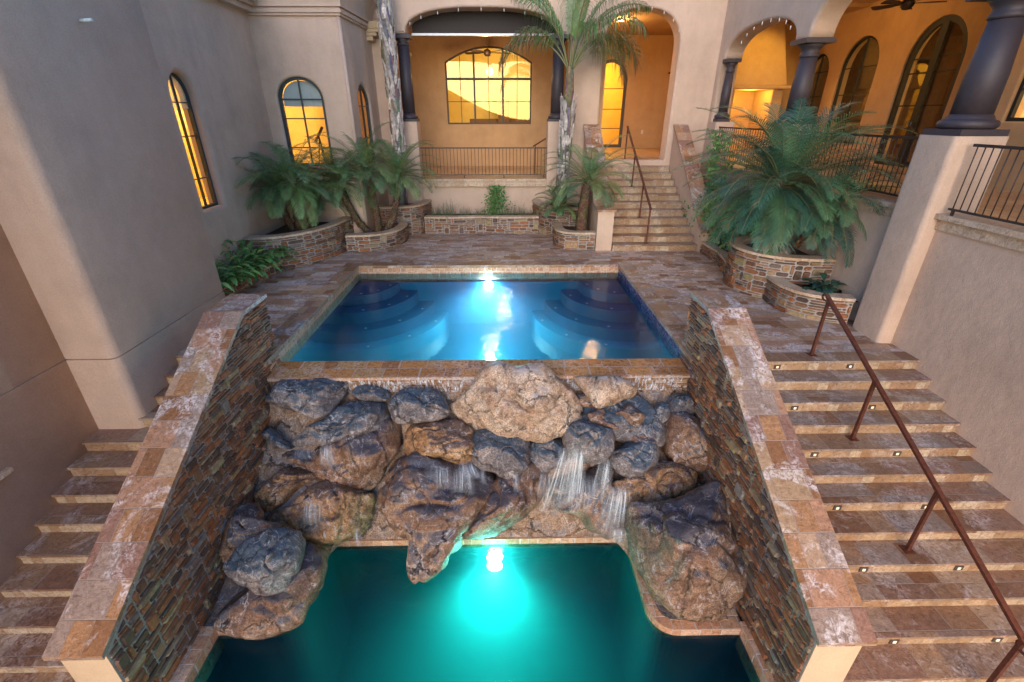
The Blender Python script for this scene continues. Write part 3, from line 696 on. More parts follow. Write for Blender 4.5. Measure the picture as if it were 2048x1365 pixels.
# cornice
def cornice(pts, z):
    m = MB()
    for k, (o, z0, z1) in enumerate(((.05, 0, .05), (.085, .05, .12), (.06, .12, .155), (.11, .155, .19))):
        P_ = [Vector((x, y, 0)) for x, y in pts]
        nn = []
        for i in range(len(P_)):
            d1 = (P_[i]-P_[i-1]).normalized() if i else (P_[1]-P_[0]).normalized(); d2 = (P_[i+1]-P_[i]).normalized() if i < len(P_)-1 else d1
            n1 = Vector((d1.y, -d1.x, 0)); n2 = Vector((d2.y, -d2.x, 0)); mm = (n1+n2).normalized(); nn.append(mm/max(.4, mm.dot(n1)))
        for i in range(len(P_)-1):
            a, b_ = P_[i]+nn[i]*o, P_[i+1]+nn[i+1]*o
            Z = lambda q, zz: (q.x, q.y, z+zz)
            m.quad(Z(a, z0), Z(b_, z0), Z(b_, z1), Z(a, z1)); m.quad(Z(P_[i], z0), Z(P_[i+1], z0), Z(b_, z0), Z(a, z0)); m.quad(Z(P_[i], z1), Z(a, z1), Z(b_, z1), Z(P_[i+1], z1))
    # coved parapet above
    for j in range(8):
        o0, o1 = .10+.22*(j/8)**1.6, .10+.22*((j+1)/8)**1.6; z0, z1 = .19+j*.06, .19+(j+1)*.06
        for i in range(len(P_)-1):
            m.quad(*[(q.x, q.y, z+zz) for q, zz in ((P_[i]+nn[i]*o0, z0), (P_[i+1]+nn[i+1]*o0, z0), (P_[i+1]+nn[i+1]*o1, z1), (P_[i]+nn[i]*o1, z1))])
    m.build('cornice', 'stucco', H_)
cornice([(-5.6, 12.3), (-3.58, 12.3), (-3.46, 14.5)], 5.05)
m = MB(); m.prism([(-7.4, 12.15), (-3.4, 12.15), (-3.25, 14.4), (-7.4, 14.5)], 5.66, 5.9); m.build('parapet', 'stucco', H_)
# corbel bracket on the arcade wall
m = MB()
for i, (x0, x1, z0, z1) in enumerate(((-3.62, -3.05, 5.08, 5.24), (-3.62, -3.12, 5.0, 5.079), (-3.62, -3.22, 4.92, 4.999), (-3.62, -3.32, 4.82, 4.919))): m.box(x0, x1, 14.12+i*.012, 14.5, z0, z1)
m.build('corbel', 'cream', H_, bevel=.02)
# arcade wall y=14.5 : two arches, lower terrace left, stair passage right
big = [(-2.88, 1.40), (1.80, 1.40), (1.80, 5.02), (1.50, 5.02)]+[(u, z) for u, z in arch(-2.55, 1.47, 0, 5.03, .57, 26, 2.5)[2:]]+[(-2.58, 5.02), (-2.88, 5.02)]
sm = arch(2.70, 4.74, 1.90, 4.72, .88, 24, 2.35)
sm = [(u, z) for u, z in sm]
wall((0, 14.5, 0), (1, 0, 0), .52, [(-3.7, -.3), (5.83, -.3), (5.83, TOP), (-3.7, TOP)], [big, sm], 'arcade_wall', 'stucco', H_, r=.06)
for x in (-2.43, 1.27):
    s_ = -1 if x < 0 else 1
    xa, xb = (-2.90, -2.42) if s_ < 0 else (1.27, 1.78)
    m = MB(); m.prism(rp(xa, xb, 14.44, 15.0, .03), -.3, 2.93, smooth=False); m.build('column_pedestal', 'stucco', H_)
    xc = (xa+xb)/2
    cm = MB(); cm.box(xc-.24, xc+.24, 14.47, 14.95, 2.932, 3.0); cm.lathe(xc, 14.71, [(.22, 3.0), (.24, 3.03), (.235, 3.08), (.19, 3.11), (.175, 3.14)]); 
    cb = cm.build('column', 'coltone', H_)
    cm = MB(); cm.lathe(xc, 14.71, [(.172, 3.141), (.17, 3.9), (.15, 4.76)]); cm.build('shaft', 'coltone', cb)
    cm = MB(); cm.lathe(xc, 14.71, [(.15, 4.761), (.17, 4.78), (.17, 4.81), (.15, 4.82), (.15, 4.86), (.21, 4.92)]); cm.box(xc-.23, xc+.23, 14.48, 14.94, 4.921, 5.015); cm.build('capital', 'coltone', cb)
# terrace slab & coping band
m = MB(); m.box(-2.42, 1.27, 14.36, 14.9, 1.34, 1.405); m.box(-2.42, 1.27, 14.40, 14.49, 1.19, 1.339); m.build('terrace_coping', 'coping', H_)
m = MB(); m.box(-3.6, 2.6, 14.9, 18.3, 1.2, 1.40); m.box(2.6, 10.2, 15.2, 20.2, 1.6, 1.92); m.box(6.3, 10.2, -3, 15.199, 1.6, 1.92); m.box(5.9, 6.31, -3, 14.48, 1.6, 1.919)
m.build('loggia_floor', 'floor', H_)
m = MB(); m.box(-4.2, 10.6, 15.02, 20.6, 5.72, 5.9); m.box(6.26, 10.6, -3, 15.02, 5.8, 5.98); m.build('loggia_ceiling', 'orange', H_)
wc = [(-1.97, 2.80), (1.0, 2.80), (1.0, 4.70)]+[(-.485+1.485*math.cos(R(a))/math.cos(R(0)) , 0) for a in ()]
n_ = 18; wc = [(-1.97, 2.80), (1.0, 2.80)]+[(1.0-2.97*i/n_, 4.72+.46*(1-(2*i/n_-1)**2)) for i in range(n_+1)]
wall((0, 18.3, 0), (1, 0, 0), .3, [(-4.2, 1.2), (2.9, 1.2), (2.9, 5.75), (-4.2, 5.75)], [wc], 'loggia_wall', 'orange', H_, r=.03)
window((0, 18.3, 0), (1, 0, 0), wc, .08, .05, [-1.47, -.99, .0, .5, -.49], [3.52, 4.22], H_, fm='framebrown', gm='glassmirror', mw=.022, thick=(('u', 1), ('u', 2), ('z', 1)))
m = MB(); m.box(2.6, 2.9, 15.02, 20.2, 1.5, 5.75); m.build('loggia_side_wall', 'orange', H_)
m = MB(); m.box(-4.2, -3.6, 15.02, 18.3, 1.2, 5.75); m.build('loggia_side_wall', 'orange', H_)
dr = arch(3.45, 4.72, 1.93, 4.25, .72)
wall((0, 20.0, 0), (1, 0, 0), .3, [(2.5, 1.6), (6.6, 1.6), (6.6, 5.75), (2.5, 5.75)], [dr], 'loggia_wall', 'orange', H_, r=.02)
window((0, 20.0, 0), (1, 0, 0), dr, .04, .11, [], [2.62, 3.3, 4.0], H_, name='door', fm='framebrown', mw=.03)
m = MB(); m.box(6.3, 6.6, 17.6, 20.2, 1.6, 5.75); m.box(6.6, 10.2, 17.6, 17.9, 1.6, 5.75); m.build('loggia_wall', 'orange', H_)
ou = MB(); ou.box(5.45, 5.53, 19.975, 20.0, 2.42, 2.56); ou.build('outlet_cover', 'white', H_)
# right arcade: plane x=5.83 facing -X ; U=(0,-1,0), u=-y
hs = arch(-14.12, -10.86, 1.92, 4.42, .56, 24, 2.3)
hb = arch(-10.36, -6.85, 1.92, 4.42, .88, 24, 2.2)
hn = arch(-6.15, -2.3, 1.92, 4.42, .88, 24, 2.2)
hall = [(-14.3, 1.92), (-2.3, 1.92)]+hn[2:]+hb[2:]+hs[2:]+[(-14.3, 4.42)]
wall((5.83, 0, 0), (0, -1, 0), .47, [(-14.52, -4), (2.0, -4), (2.0, TOP), (-14.52, TOP)], [hall], 'arcade_wall', 'stucco', H_, r=.07)
m = MB(); m.prism(rp(5.63, 6.33, 6.18, 6.80, .07), -.1, 2.86, smooth=True); m.build('column_pedestal', 'stucco', H_, bevel=0)
m = MB(); m.prism(rp(5.79, 6.33, 10.33, 10.89, .05), 1.9, 2.93); m.build('column_pedestal', 'stucco', H_)
m = MB(); m.prism(rp(5.80, 6.34, 13.85, 14.45, .05), 1.9, 2.93); m.build('column_pedestal', 'stucco', H_)
for (cx, cy, rr, z0, zt) in ((5.98, 6.49, .215, 2.862, 4.43), (6.06, 10.6, .19, 2.932, 4.43), (6.06, 14.15, .12, 2.932, 4.43)):
    cm = MB(); cm.box(cx-rr*1.42, cx+rr*1.42, cy-rr*1.35, cy+rr*1.35, z0, z0+.075)
    zb = z0+.075; pr = [(rr*1.2, zb)]+[(rr*1.2+.055*math.sin(R(a)), zb+.055-.055*math.cos(R(a))) for a in range(0, 181, 20)]+[(rr*1.14, zb+.13), (rr*1.02, zb+.17)]
    cm.lathe(cx, cy, pr, 40); cb = cm.build('column', 'coltone', H_)
    cm = MB(); cm.lathe(cx, cy, [(rr, zb+.171), (rr*.99, zb+.6), (rr*.82, zt-.32)], 40); cm.build('shaft', 'coltone', cb)
    cm = MB(); cm.lathe(cx, cy, [(rr*.82, zt-.319), (rr*.93, zt-.30), (rr*.93, zt-.27), (rr*.84, zt-.25), (rr*.84, zt-.19), (rr*1.0, zt-.15), (rr*1.28, zt-.09)], 40); cm.box(cx-rr*1.5, cx+rr*1.5, cy-rr*1.5, cy+rr*1.5, zt-.089, zt-.005); cm.build('capital', 'coltone', cb)
# terrace edge band on the right
m = MB()
for y0, y1 in ((-2, 6.178), (6.802, 10.36), (10.86, 13.9)):
    m.box(5.74, 6.3, y0, y1, 1.86, 1.925); m.box(5.80, 5.829, y0, y1, 1.72, 1.859)
m.build('terrace_coping', 'coping', H_)
# right loggia back wall (x=9.9) u=-y and nearer wall x=8.65
ww = arch(-15.55, -14.05, 2.35, 4.25, .78); wd = arch(-13.1, -11.45, 1.93, 4.15, .95); wz = arch(-17.25, -16.1, 2.35, 4.2, .6)
wall((9.9, 0, 0), (0, -1, 0), .3, [(-17.9, 1.6), (-9.3, 1.6), (-9.3, 5.85), (-17.9, 5.85)], [ww, wd, wz], 'loggia_wall', 'orange', H_, r=.03)
window((9.9, 0, 0), (0, -1, 0), ww, .06, .05, [-14.8], [2.95, 3.62, 4.3], H_, fm='framedark', mw=.022, thick=(('z', 0),))
window((9.9, 0, 0), (0, -1, 0), wz, .06, .05, [-16.7], [2.95, 3.62, 4.3], H_, fm='framedark', mw=.022)
dd = window((9.9, 0, 0), (0, -1, 0), wd, .05, .13, [-12.27], [2.62, 3.3, 4.0, 4.3], H_, name='door', fm='framedark', mw=.03)
m = MB(); m.box(9.72, 9.84, -0, -0, 0, 0); 
m = MB(); q = [(-12.36, 2.0), (-12.18, 2.0), (-12.18, 4.98), (-12.36, 4.98)]
m.add([(9.93, -u, z) for u, z in q]+[(9.99, -u, z) for u, z in q], [(0, 1, 2, 3), (0, 4, 5, 1), (2, 6, 7, 3), (1, 5, 6, 2), (3, 7, 4, 0)]); m.build('meeting_stile', 'framedark', dd)
for k in (-.05, .05):
    m = MB(); m.tube([(9.93, 12.27+k, 2.95), (9.87, 12.27+k, 2.95), (9.87, 12.27+k, 2.85)], .012, 8); m.build('door_handle', 'steel', dd)
wn = arch(-9.35, -8.35, 3.05, 4.4, .4)
wall((8.65, 0, 0), (0, -1, 0), .3, [(-9.6, 1.6), (2, 1.6), (2, 5.85), (-9.6, 5.85)], [[(-8.75, 3.0), (-7.6, 3.0), (-7.6, 4.6), (-8.75, 4.6)]], 'loggia_wall', 'orange', H_, r=.03)
window((8.65, 0, 0), (0, -1, 0), [(-8.75, 3.0), (-7.6, 3.0), (-7.6, 4.6), (-8.75, 4.6)], .06, .06, [-8.2], [3.5, 4.0], H_, fm='framedark')
m = MB(); m.box(8.65, 10.2, 9.3, 9.6, 1.6, 5.85); m.build('loggia_wall', 'orange', H_)
# fireplace with tapering hood at the end of the right loggia
FP = MB(); z0 = 3.92
b0 = [(6.95, 16.3), (8.85, 16.3), (8.85, 17.6), (6.95, 17.6)]; b1 = [(7.55, 16.9), (8.65, 16.9), (8.65, 17.6), (7.55, 17.6)]
FP.add([(x, y, z0) for x, y in b0]+[(x, y, 5.75) for x, y in b1], [(0, 1, 5, 4), (1, 2, 6, 5), (3, 0, 4, 7), (3, 2, 1, 0)])
FP.box(6.85, 8.95, 16.2, 17.6, z0-.1, z0-.001)
FP.box(6.95, 7.3, 16.4, 17.6, 1.92, z0-.101); FP.box(8.5, 8.85, 16.4, 17.6, 1.92, z0-.101); FP.build('fireplace_hood', 'orange', H_, bevel=.03)
# stair side walls with sloping travertine caps
for (x0, x1, y0, st) in ((2.30, 2.74, 11.52, 1), (4.87, 5.24, 11.3, 0)):
    T = thing('stair_side_wall', 'stucco side wall with travertine cap, %s of the loggia staircase' % ('to the left' if st else 'to the right'), 'wall')
    zs = [(y0+.04, 1.02), (12.05, 1.10), (14.46, 2.86)] if st else [(y0+.04, .55), (11.5, .62), (14.46, 2.86)]
    prof = [(y0+.04, -.1)]+[(14.49, -.1), (14.49, 2.82)]+[(zs[1][0], zs[1][1]-.04), (y0+.04, zs[0][1]-.04)]
    m = MB(); m.prismX(prof[::-1], x0+.02, x1-.02); m.build('stucco_body', 'stucco', T)
    c_ = MB(); t = .05; L_ = 0; zz = [(y0-.02, zs[0][1]), zs[1], zs[2]]
    for (ya, za), (yb, zb) in zip(zz, zz[1:]):
        dl = math.hypot(yb-ya, zb-za); xa, xb = x0-.02, x1+.02
        for dz, f in ((0, (0, 1, 2, 3)), (-t, (3, 2, 1, 0))): c_.add([(xa, ya, za+dz), (xb, ya, za+dz), (xb, yb, zb+dz), (xa, yb, zb+dz)], [f], uv=[(xa, L_), (xb, L_), (xb, L_+dl), (xa, L_+dl)])
        for x_ in (xa, xb): c_.add([(x_, ya, za-t), (x_, yb, zb-t), (x_, yb, zb), (x_, ya, za)], [(0, 1, 2, 3)], uv=[(0, L_), (0, L_+dl), (.05, L_+dl), (.05, L_)])
        L_ += dl
    c_.add([(xa, zz[0][0], zz[0][1]-t), (xb, zz[0][0], zz[0][1]-t), (xb, zz[0][0], zz[0][1]), (xa, zz[0][0], zz[0][1])], [(0, 1, 2, 3)])
    c_.build('cap', 'cap', T)
# rooms behind the glass
def room(pts, z0, z1, m_, skip=(0,)):
    m = MB(); n = len(pts)
    m.add([(x, y, z0) for x, y in pts]+[(x, y, z1) for x, y in pts], [(i, n+i, n+(i+1) % n, (i+1) % n) for i in range(n) if i not in skip]+[tuple(range(n)), tuple(range(n, 2*n))[::-1]]); return m.build('room_wall', m_, H_)
room([(-5.90, 7.6), (-5.90, 12.64), (-3.74, 12.64), (-3.62, 14.49), (-3.95, 14.52), (-3.95, 16.9), (-9.2, 16.9), (-9.2, 7.6)], .8, 4.9, 'roomyellow', (0, 1, 2))
room([(-3.0, 18.62), (2.4, 18.62), (2.4, 23), (-3.0, 23)], 1.5, 5.6, 'roomyellow')
room([(3.0, 20.32), (5.6, 20.32), (5.6, 23), (3.0, 23)], 1.6, 5.6, 'roomyellow')
room([(10.22, 9.7), (14, 9.7), (14, 17.9), (10.22, 17.9)], 1.6, 5.7, 'roombrown', (3,))
room([(8.97, 2), (10.2, 2), (10.2, 9.2), (8.97, 9.2)], 1.6, 5.7, 'roomyellow', (3,))
m = MB(); m.box(13.2, 13.9, 9.8, 11.6, 1.61, 5.2); m.build('lit_alcove', 'roomyellow', H_)
m = MB(); m.box(-6.5, -6.42, 13.4, 15.2, 1.0, 4.6); m.build('room_pier', 'roomyellow', H_)
m = MB(); m.box(-1.4, 2.3, 21.6, 22.6, 1.6, 2.95); m.box(-.2, .25, 21.2, 21.6, 1.6, 4.2); m.build('room_furniture', 'roombrown', H_)
T = thing('tripod', 'brown tripod standing inside the lit room behind the arched window', 'tripod')
for dx, dy in ((-.16, -.1), (.16, -.1), (0, .18)):
    m = MB(); m.tube([(-5.02, 13.9, 2.55), (-5.02+dx, 13.9+dy, 1.5)], .016, 6); m.build('leg', 'rust', T)
m = MB(); m.tube([(-5.10, 13.8, 2.45), (-4.93, 14.0, 2.8)], .035, 8); m.build('head', 'rust', T)
T = thing('wall_lamp', 'glowing wall lamp on a curled bracket seen through the narrow left window', 'lamp')
m = MB(); m.lathe(-9.02, 15.3, [(.05, 3.02), (.11, 3.1), (.12, 3.2), (.06, 3.3)], 16); m.build('shade', emis('wall_lamp_shade', (1., .8, .35), 6), T)
m = MB(); m.tube([(-9.19, 15.3, 2.85), (-9.05, 15.3, 2.8), (-9.02, 15.3, 2.95), (-9.02, 15.3, 3.02)], .014, 8); m.build('bracket', 'rust', T)
# rolled fabric shade and beam inside the big arch
m = MB(); m.box(-2.45, 1.42, 15.06, 15.12, 5.10, 5.6); m.build('sun_shade', 'dark', H_)
m = MB(); m.box(-2.47, 1.44, 15.04, 15.14, 5.045, 5.099); m.build('shade_hem_bar', 'steel', H_)
m = MB(); m.box(-1.85, 2.5, 16.0, 16.3, 5.20, 5.719); m.build('ceiling_beam', 'dark', H_)
# security camera, string light clips
m = MB(); m.lathe(-3.12, 18.2, [(.075, 4.85), (.085, 4.92), (.075, 4.98)], 20); sc_ = m.build('security_camera', 'white', H_); m = MB(); m.lathe(-3.12, 18.14, [(.03, 4.88), (.035, 4.91), (.03, 4.94)], 14); m.build('lens', 'framedark', sc_)
def clips(pts):
    for p_ in pts:
        m = MB(); m.tube([p_, (p_[0], p_[1]-.005, p_[2]-.07)], .009, 6); m.build('light_clip', 'white', H_)
clips([(-.54+2.0*math.cos(t), 14.47, 5.03+.55*abs(math.sin(t))**.85) for t in [math.pi*(.12+.095*i) for i in range(9)]])
clips([(3.72+1.0*math.cos(t), 14.47, 4.75+.86*abs(math.sin(t))**.85) for t in [math.pi*(.12+.11*i) for i in range(7)]])
clips([(5.81, 12.14+1.2*math.cos(t), 4.44+.54*abs(math.sin(t))**.85) for t in [math.pi*(.15+.1*i) for i in range(8)]])
# ---------------------------------------------------------------- planters
planter('p', 'large curved stone planter holding palms below the arched window, tallest on the left side', [(-5.55, 9.95), (-4.95, 10.05), (-4.42, 10.52), (-4.08, 11.3), (-3.95, 12.29)], .75, [(-5.5, 12.2)], .60, 1)
planter('p', 'long low stone planter with broad leaved plants beside the left tower', [(-5.30, 7.49), (-5.16, 8.6), (-4.88, 9.98)], .25, [(-5.5, 10.0), (-5.5, 7.49)], .15, 2, rnd_smooth=False, capw=.17)
planter('p', 'low curved stone planter with leaning palm trunks, next to the large curved one', [(-3.92, 11.50), (-3.25, 11.62), (-2.84, 11.98), (-2.68, 12.55), (-2.70, 13.1)], .43, [(-3.5, 13.1), (-3.55, 12.3), (-3.9, 12.25)], .31, 3)
planter('p', 'raised curved stone planter below the left loggia column', [(-3.5, 13.15), (-2.95, 13.18), (-2.5, 13.42), (-2.28, 13.85), (-2.2, 14.4)], .82, [(-3.3, 14.4)], .70, 4)
planter('p', 'straight stone planter full of weeds under the loggia railing', [(-2.27, 13.5), (-1.5, 13.46), (-.6, 13.52), (.2, 13.46), (1.0, 13.5)], .49, [(1.0, 14.38), (-2.1, 14.38)], .40, 5)
planter('p', 'raised curved stone planter at the foot of the tall palm', [(.90, 14.4), (.93, 13.95), (1.1, 13.35), (1.5, 12.95), (2.29, 12.85)], .82, [(2.29, 14.38)], .70, 6)
planter('p', 'small low curved stone planter with a stout palm beside the stair pillar', [(1.42, 13.05), (1.36, 12.4), (1.42, 11.9), (1.72, 11.66), (2.30, 11.62)], .45, [(2.3, 12.8), (1.6, 12.9)], .33, 7)
planter('p', 'low straight stone planter with ivy hedge, right of the loggia staircase', [(4.90, 11.28), (4.93, 10.3), (4.72, 9.35)], .30, [(5.75, 9.6), (5.78, 14.3), (5.3, 14.3), (5.3, 11.28)], .22, 8, rnd_smooth=False, capw=.15)
planter('p', 'big round stone planter holding the bushy palm against the right wall', [(5.82, 9.72), (5.2, 9.66), (4.66, 9.3), (4.50, 8.8), (4.62, 8.35), (4.95, 8.02), (5.4, 7.88), (5.82, 7.84)], .83, [], .70, 9)
planter('p', 'small low stone planter with a broad leaved plant in front of the round one', [(4.86, 8.1), (4.84, 7.65), (4.95, 7.27), (5.25, 7.02), (5.64, 6.9)], .45, [(5.82, 7.0), (5.82, 7.85)], .34, 10)
# ---------------------------------------------------------------- railings and handrails
def rail(label, p0, p1, z0, z1, n, group='iron terrace railings'):
    T = thing('iron_railing', label, 'railing', group); p0 = Vector((*p0, 0)); p1 = Vector((*p1, 0))
    for nm, z, rr in (('top_rail', z1, .017), ('bottom_rail', z0, .013)):
        m = MB(); d = (p1-p0).normalized(); s = Vector((d.y, -d.x, 0))*rr*1.2; up = Vector((0, 0, rr))
        A, B = p0+Vector((0, 0, z)), p1+Vector((0, 0, z))
        m.add([A-s-up, A+s-up, A+s+up, A-s+up, B-s-up, B+s-up, B+s+up, B-s+up], [(0, 1, 2, 3), (7, 6, 5, 4), (0, 4, 5, 1), (1, 5, 6, 2), (2, 6, 7, 3), (3, 7, 4, 0)]); m.build(nm, 'iron', T)
    m = MB(); m.tube([(0, 0, z0+.01), (0, 0, z1-.01)], .0075, 6); b0 = m.build('baluster', 'iron', T)
    for i in range(n):
        o = b0 if i == 0 else b0.copy()
        if i: col.objects.link(o); o.parent = T
        q = p0.lerp(p1, (i+.5)/n); o.location = (q.x, q.y, 0)
    for t in (.02, .34, .66, .98):
        q = p0.lerp(p1, t); m = MB(); m.box(q.x-.014, q.x+.014, q.y-.014, q.y+.014, z0-.09, z0); m.build('foot', 'iron', T)
rail('black iron railing between the two columns of the central loggia', (-2.41, 14.55), (1.26, 14.55), 1.50, 2.24, 36)
rail('black iron railing behind the bushy palm on the right terrace', (5.92, 6.82), (5.92, 10.32), 2.01, 2.80, 34)
rail('black iron railing on the right terrace nearest the camera', (5.80, 6.08), (5.80, 2.6), 2.0, 2.765, 34)
rail('black iron railing in the far small arch of the right terrace', (5.92, 10.9), (5.92, 13.85), 2.01, 2.80, 24)
def handrail(label, pts, posts, rr=.022, zpost=0, curl=None):
    T = thing('metal_handrail', label, 'handrail', 'rusty stair handrails')
    m = MB()
    P_ = [Vector(p_) for p_ in pts]
    for a, b_ in zip(P_, P_[1:]):
        d = (b_-a).normalized(); s = Vector((1, 0, 0))*rr*1.15; u = s.cross(d).normalized()*rr*.75
        m.add([a-s-u, a+s-u, a+s+u, a-s+u, b_-s-u, b_+s-u, b_+s+u, b_-s+u], [(0, 1, 2, 3), (7, 6, 5, 4), (0, 4, 5, 1), (1, 5, 6, 2), (2, 6, 7, 3), (3, 7, 4, 0)])
    m.build('rail', 'rust', T)
    if curl:
        for (c0, sg) in curl:
            c0 = Vector(c0); m = MB(); m.tube([c0+Vector((0, sg*(.075*math.sin(a)), .0-.055+.055*math.cos(a)))*(1-.06*a) for a in [i*.42 for i in range(13)]], .014, 8); m.build('curled_end', 'rust', T)
    for (x, y, za, zb) in posts:
        m = MB(); m.box(x-.018, x+.018, y-.018, y+.018, za, zb); m.build('post', 'rust', T)
        m = MB(); m.box(x-.055, x+.055, y-.055, y+.055, za+.001, za+.008); m.build('base_plate', 'rust', T)
    return T
sl = (.885+.905)/(5.88-2.37)
rz = lambda y: .885-(5.88-y)*.5165
handrail('long rusty handrail on four posts in the middle of the right staircase', [(4.41, 5.90, rz(5.88)), (4.41, 2.33, rz(2.33)), ], [(4.41, 5.83, 0, rz(5.83)), (4.41, 4.68, -.6, rz(4.68)), (4.41, 3.5, -1.2, rz(3.5)), (4.41, 2.36, -1.8, rz(2.36))], curl=[((4.41, 5.90, rz(5.9)), 1), ((4.41, 2.33, rz(2.33)), -1)])
cz = lambda y: 1.03+(y-11.62)*.557
handrail('rusty handrail on four posts in the middle of the loggia staircase', [(3.62, 11.60, cz(11.62)-.02), (3.62, 14.8, cz(14.8))], [(3.62, 11.64, .16, cz(11.64)), (3.62, 12.50, .64, cz(12.5)), (3.62, 13.62, 1.28, cz(13.62)), (3.62, 14.75, 1.92, cz(14.75))])
T = thing('metal_handrail', 'short rusty handrail inside the central loggia by the right column', 'handrail'); m = MB(); m.tube([(.93, 15.6, 2.22), (1.62, 15.6, 2.62)], .022, 8); m.build('rail', 'rust', T)
for x, z in ((1.0, 2.26), (1.55, 2.58)):
    m = MB(); m.tube([(x, 15.6, 1.41), (x, 15.6, z)], .014, 8); m.build('post', 'rust', T)
# ---------------------------------------------------------------- ceiling fans and lamp
def fan(label, x, y, z, zc, rot, rad=.62, n=5):
    T = thing('ceiling_fan', label, 'ceiling fan')
    m = MB(); m.tube([(x, y, z+.08), (x, y, zc)], .012, 8); m.build('rod', 'wood', T)
    m = MB(); m.lathe(x, y, [(.03, z-.10), (.07, z-.09), (.11, z-.04), (.12, z+.02), (.09, z+.07), (.03, z+.1)], 24); m.build('motor', 'wood', T)
    for i in range(n):
        a = rot+2*math.pi*i/n; c, s = math.cos(a), math.sin(a)
        q = [(.10, -.02), (.22, -.035), (.28, -.06), (rad-.05, -.085), (rad, -.06), (rad, .06), (rad-.05, .085), (.28, .06), (.22, .035), (.10, .02)]
        m = MB(); nn = len(q); P_ = lambda r_, w_, dz: (x+c*r_-s*w_, y+s*r_+c*w_, z+w_*.25+dz)
        m.add([P_(r_, w_, 0) for r_, w_ in q]+[P_(r_, w_, .01) for r_, w_ in q], [tuple(range(nn))[::-1], tuple(range(nn, 2*nn))]+[(i_, (i_+1) % nn, nn+(i_+1) % nn, nn+i_) for i_ in range(nn)]); m.build('blade', 'wood', T)
fan('dark ceiling fan under the right loggia ceiling by the double door', 8.0, 11.0, 5.07, 5.8, .9)
fan('dark ceiling fan in the central loggia in front of the large window', -.48, 17.0, 4.85, 5.72, .3, .75)
fan('dark ceiling fan mostly hidden behind the loggia stair arch', 6.2, 17.6, 4.35, 5.72, .55, .7)
m = MB(); m.lathe(0, 0, [(.10, 0), (.10, .02), (.075, .021)], 24)
T = thing('ceiling_lamp', 'glowing recessed ceiling lamp inside the loggia stair arch', 'lamp'); m = MB(); m.lathe(3.62, 16.9, [(.07, 5.695), (.11, 5.70), (.11, 5.718)], 24); m.build('trim', 'white', T)
m = MB(); m.lathe(3.62, 16.9, [(.02, 5.66), (.065, 5.67), (.07, 5.694)], 24); m.build('bulb', emis('warm_bulb', (1., .72, .30), 60), T)
# ---------------------------------------------------------------- rock waterfall
def sst(a, b, x): t = max(0, min(1, (x-a)/(b-a))); return t*t*(3-2*t)
gb = MB(); nx, ny = 110, 60; pts = []
for j in range(ny+1):
    t = j/ny
    for i in range(nx+1):
        x = -3.36+6.02*i/nx; k = sst(-2.1, -2.7, x)+sst(1.35, 1.95, x)
        y = 5.74+(4.42-5.74)*t-1.05*k*t**4+.03*math.sin(math.pi*t); z = -.42+(-1.99+.42)*t
        w = noise.fractal(Vector((x*1.1, y*1.1, z)), .9, 2.1, 5)*.045*min(1, 6*t*(1-t)+.1)
        pts.append((x, y-w*.7, z+w*.6))
gb.add(pts, [(j*(nx+1)+i, (j+1)*(nx+1)+i, (j+1)*(nx+1)+i+1, j*(nx+1)+i+1) for j in range(ny) for i in range(nx)], smooth=True)
o = gb.build('rock_bed', 'gunite'); tag(o, 'sandy brown sloping bed behind the boulders, between the spillway and the lower pool', 'rock bed')
Splane = (5.66, -.42, 4.45, -2.0)
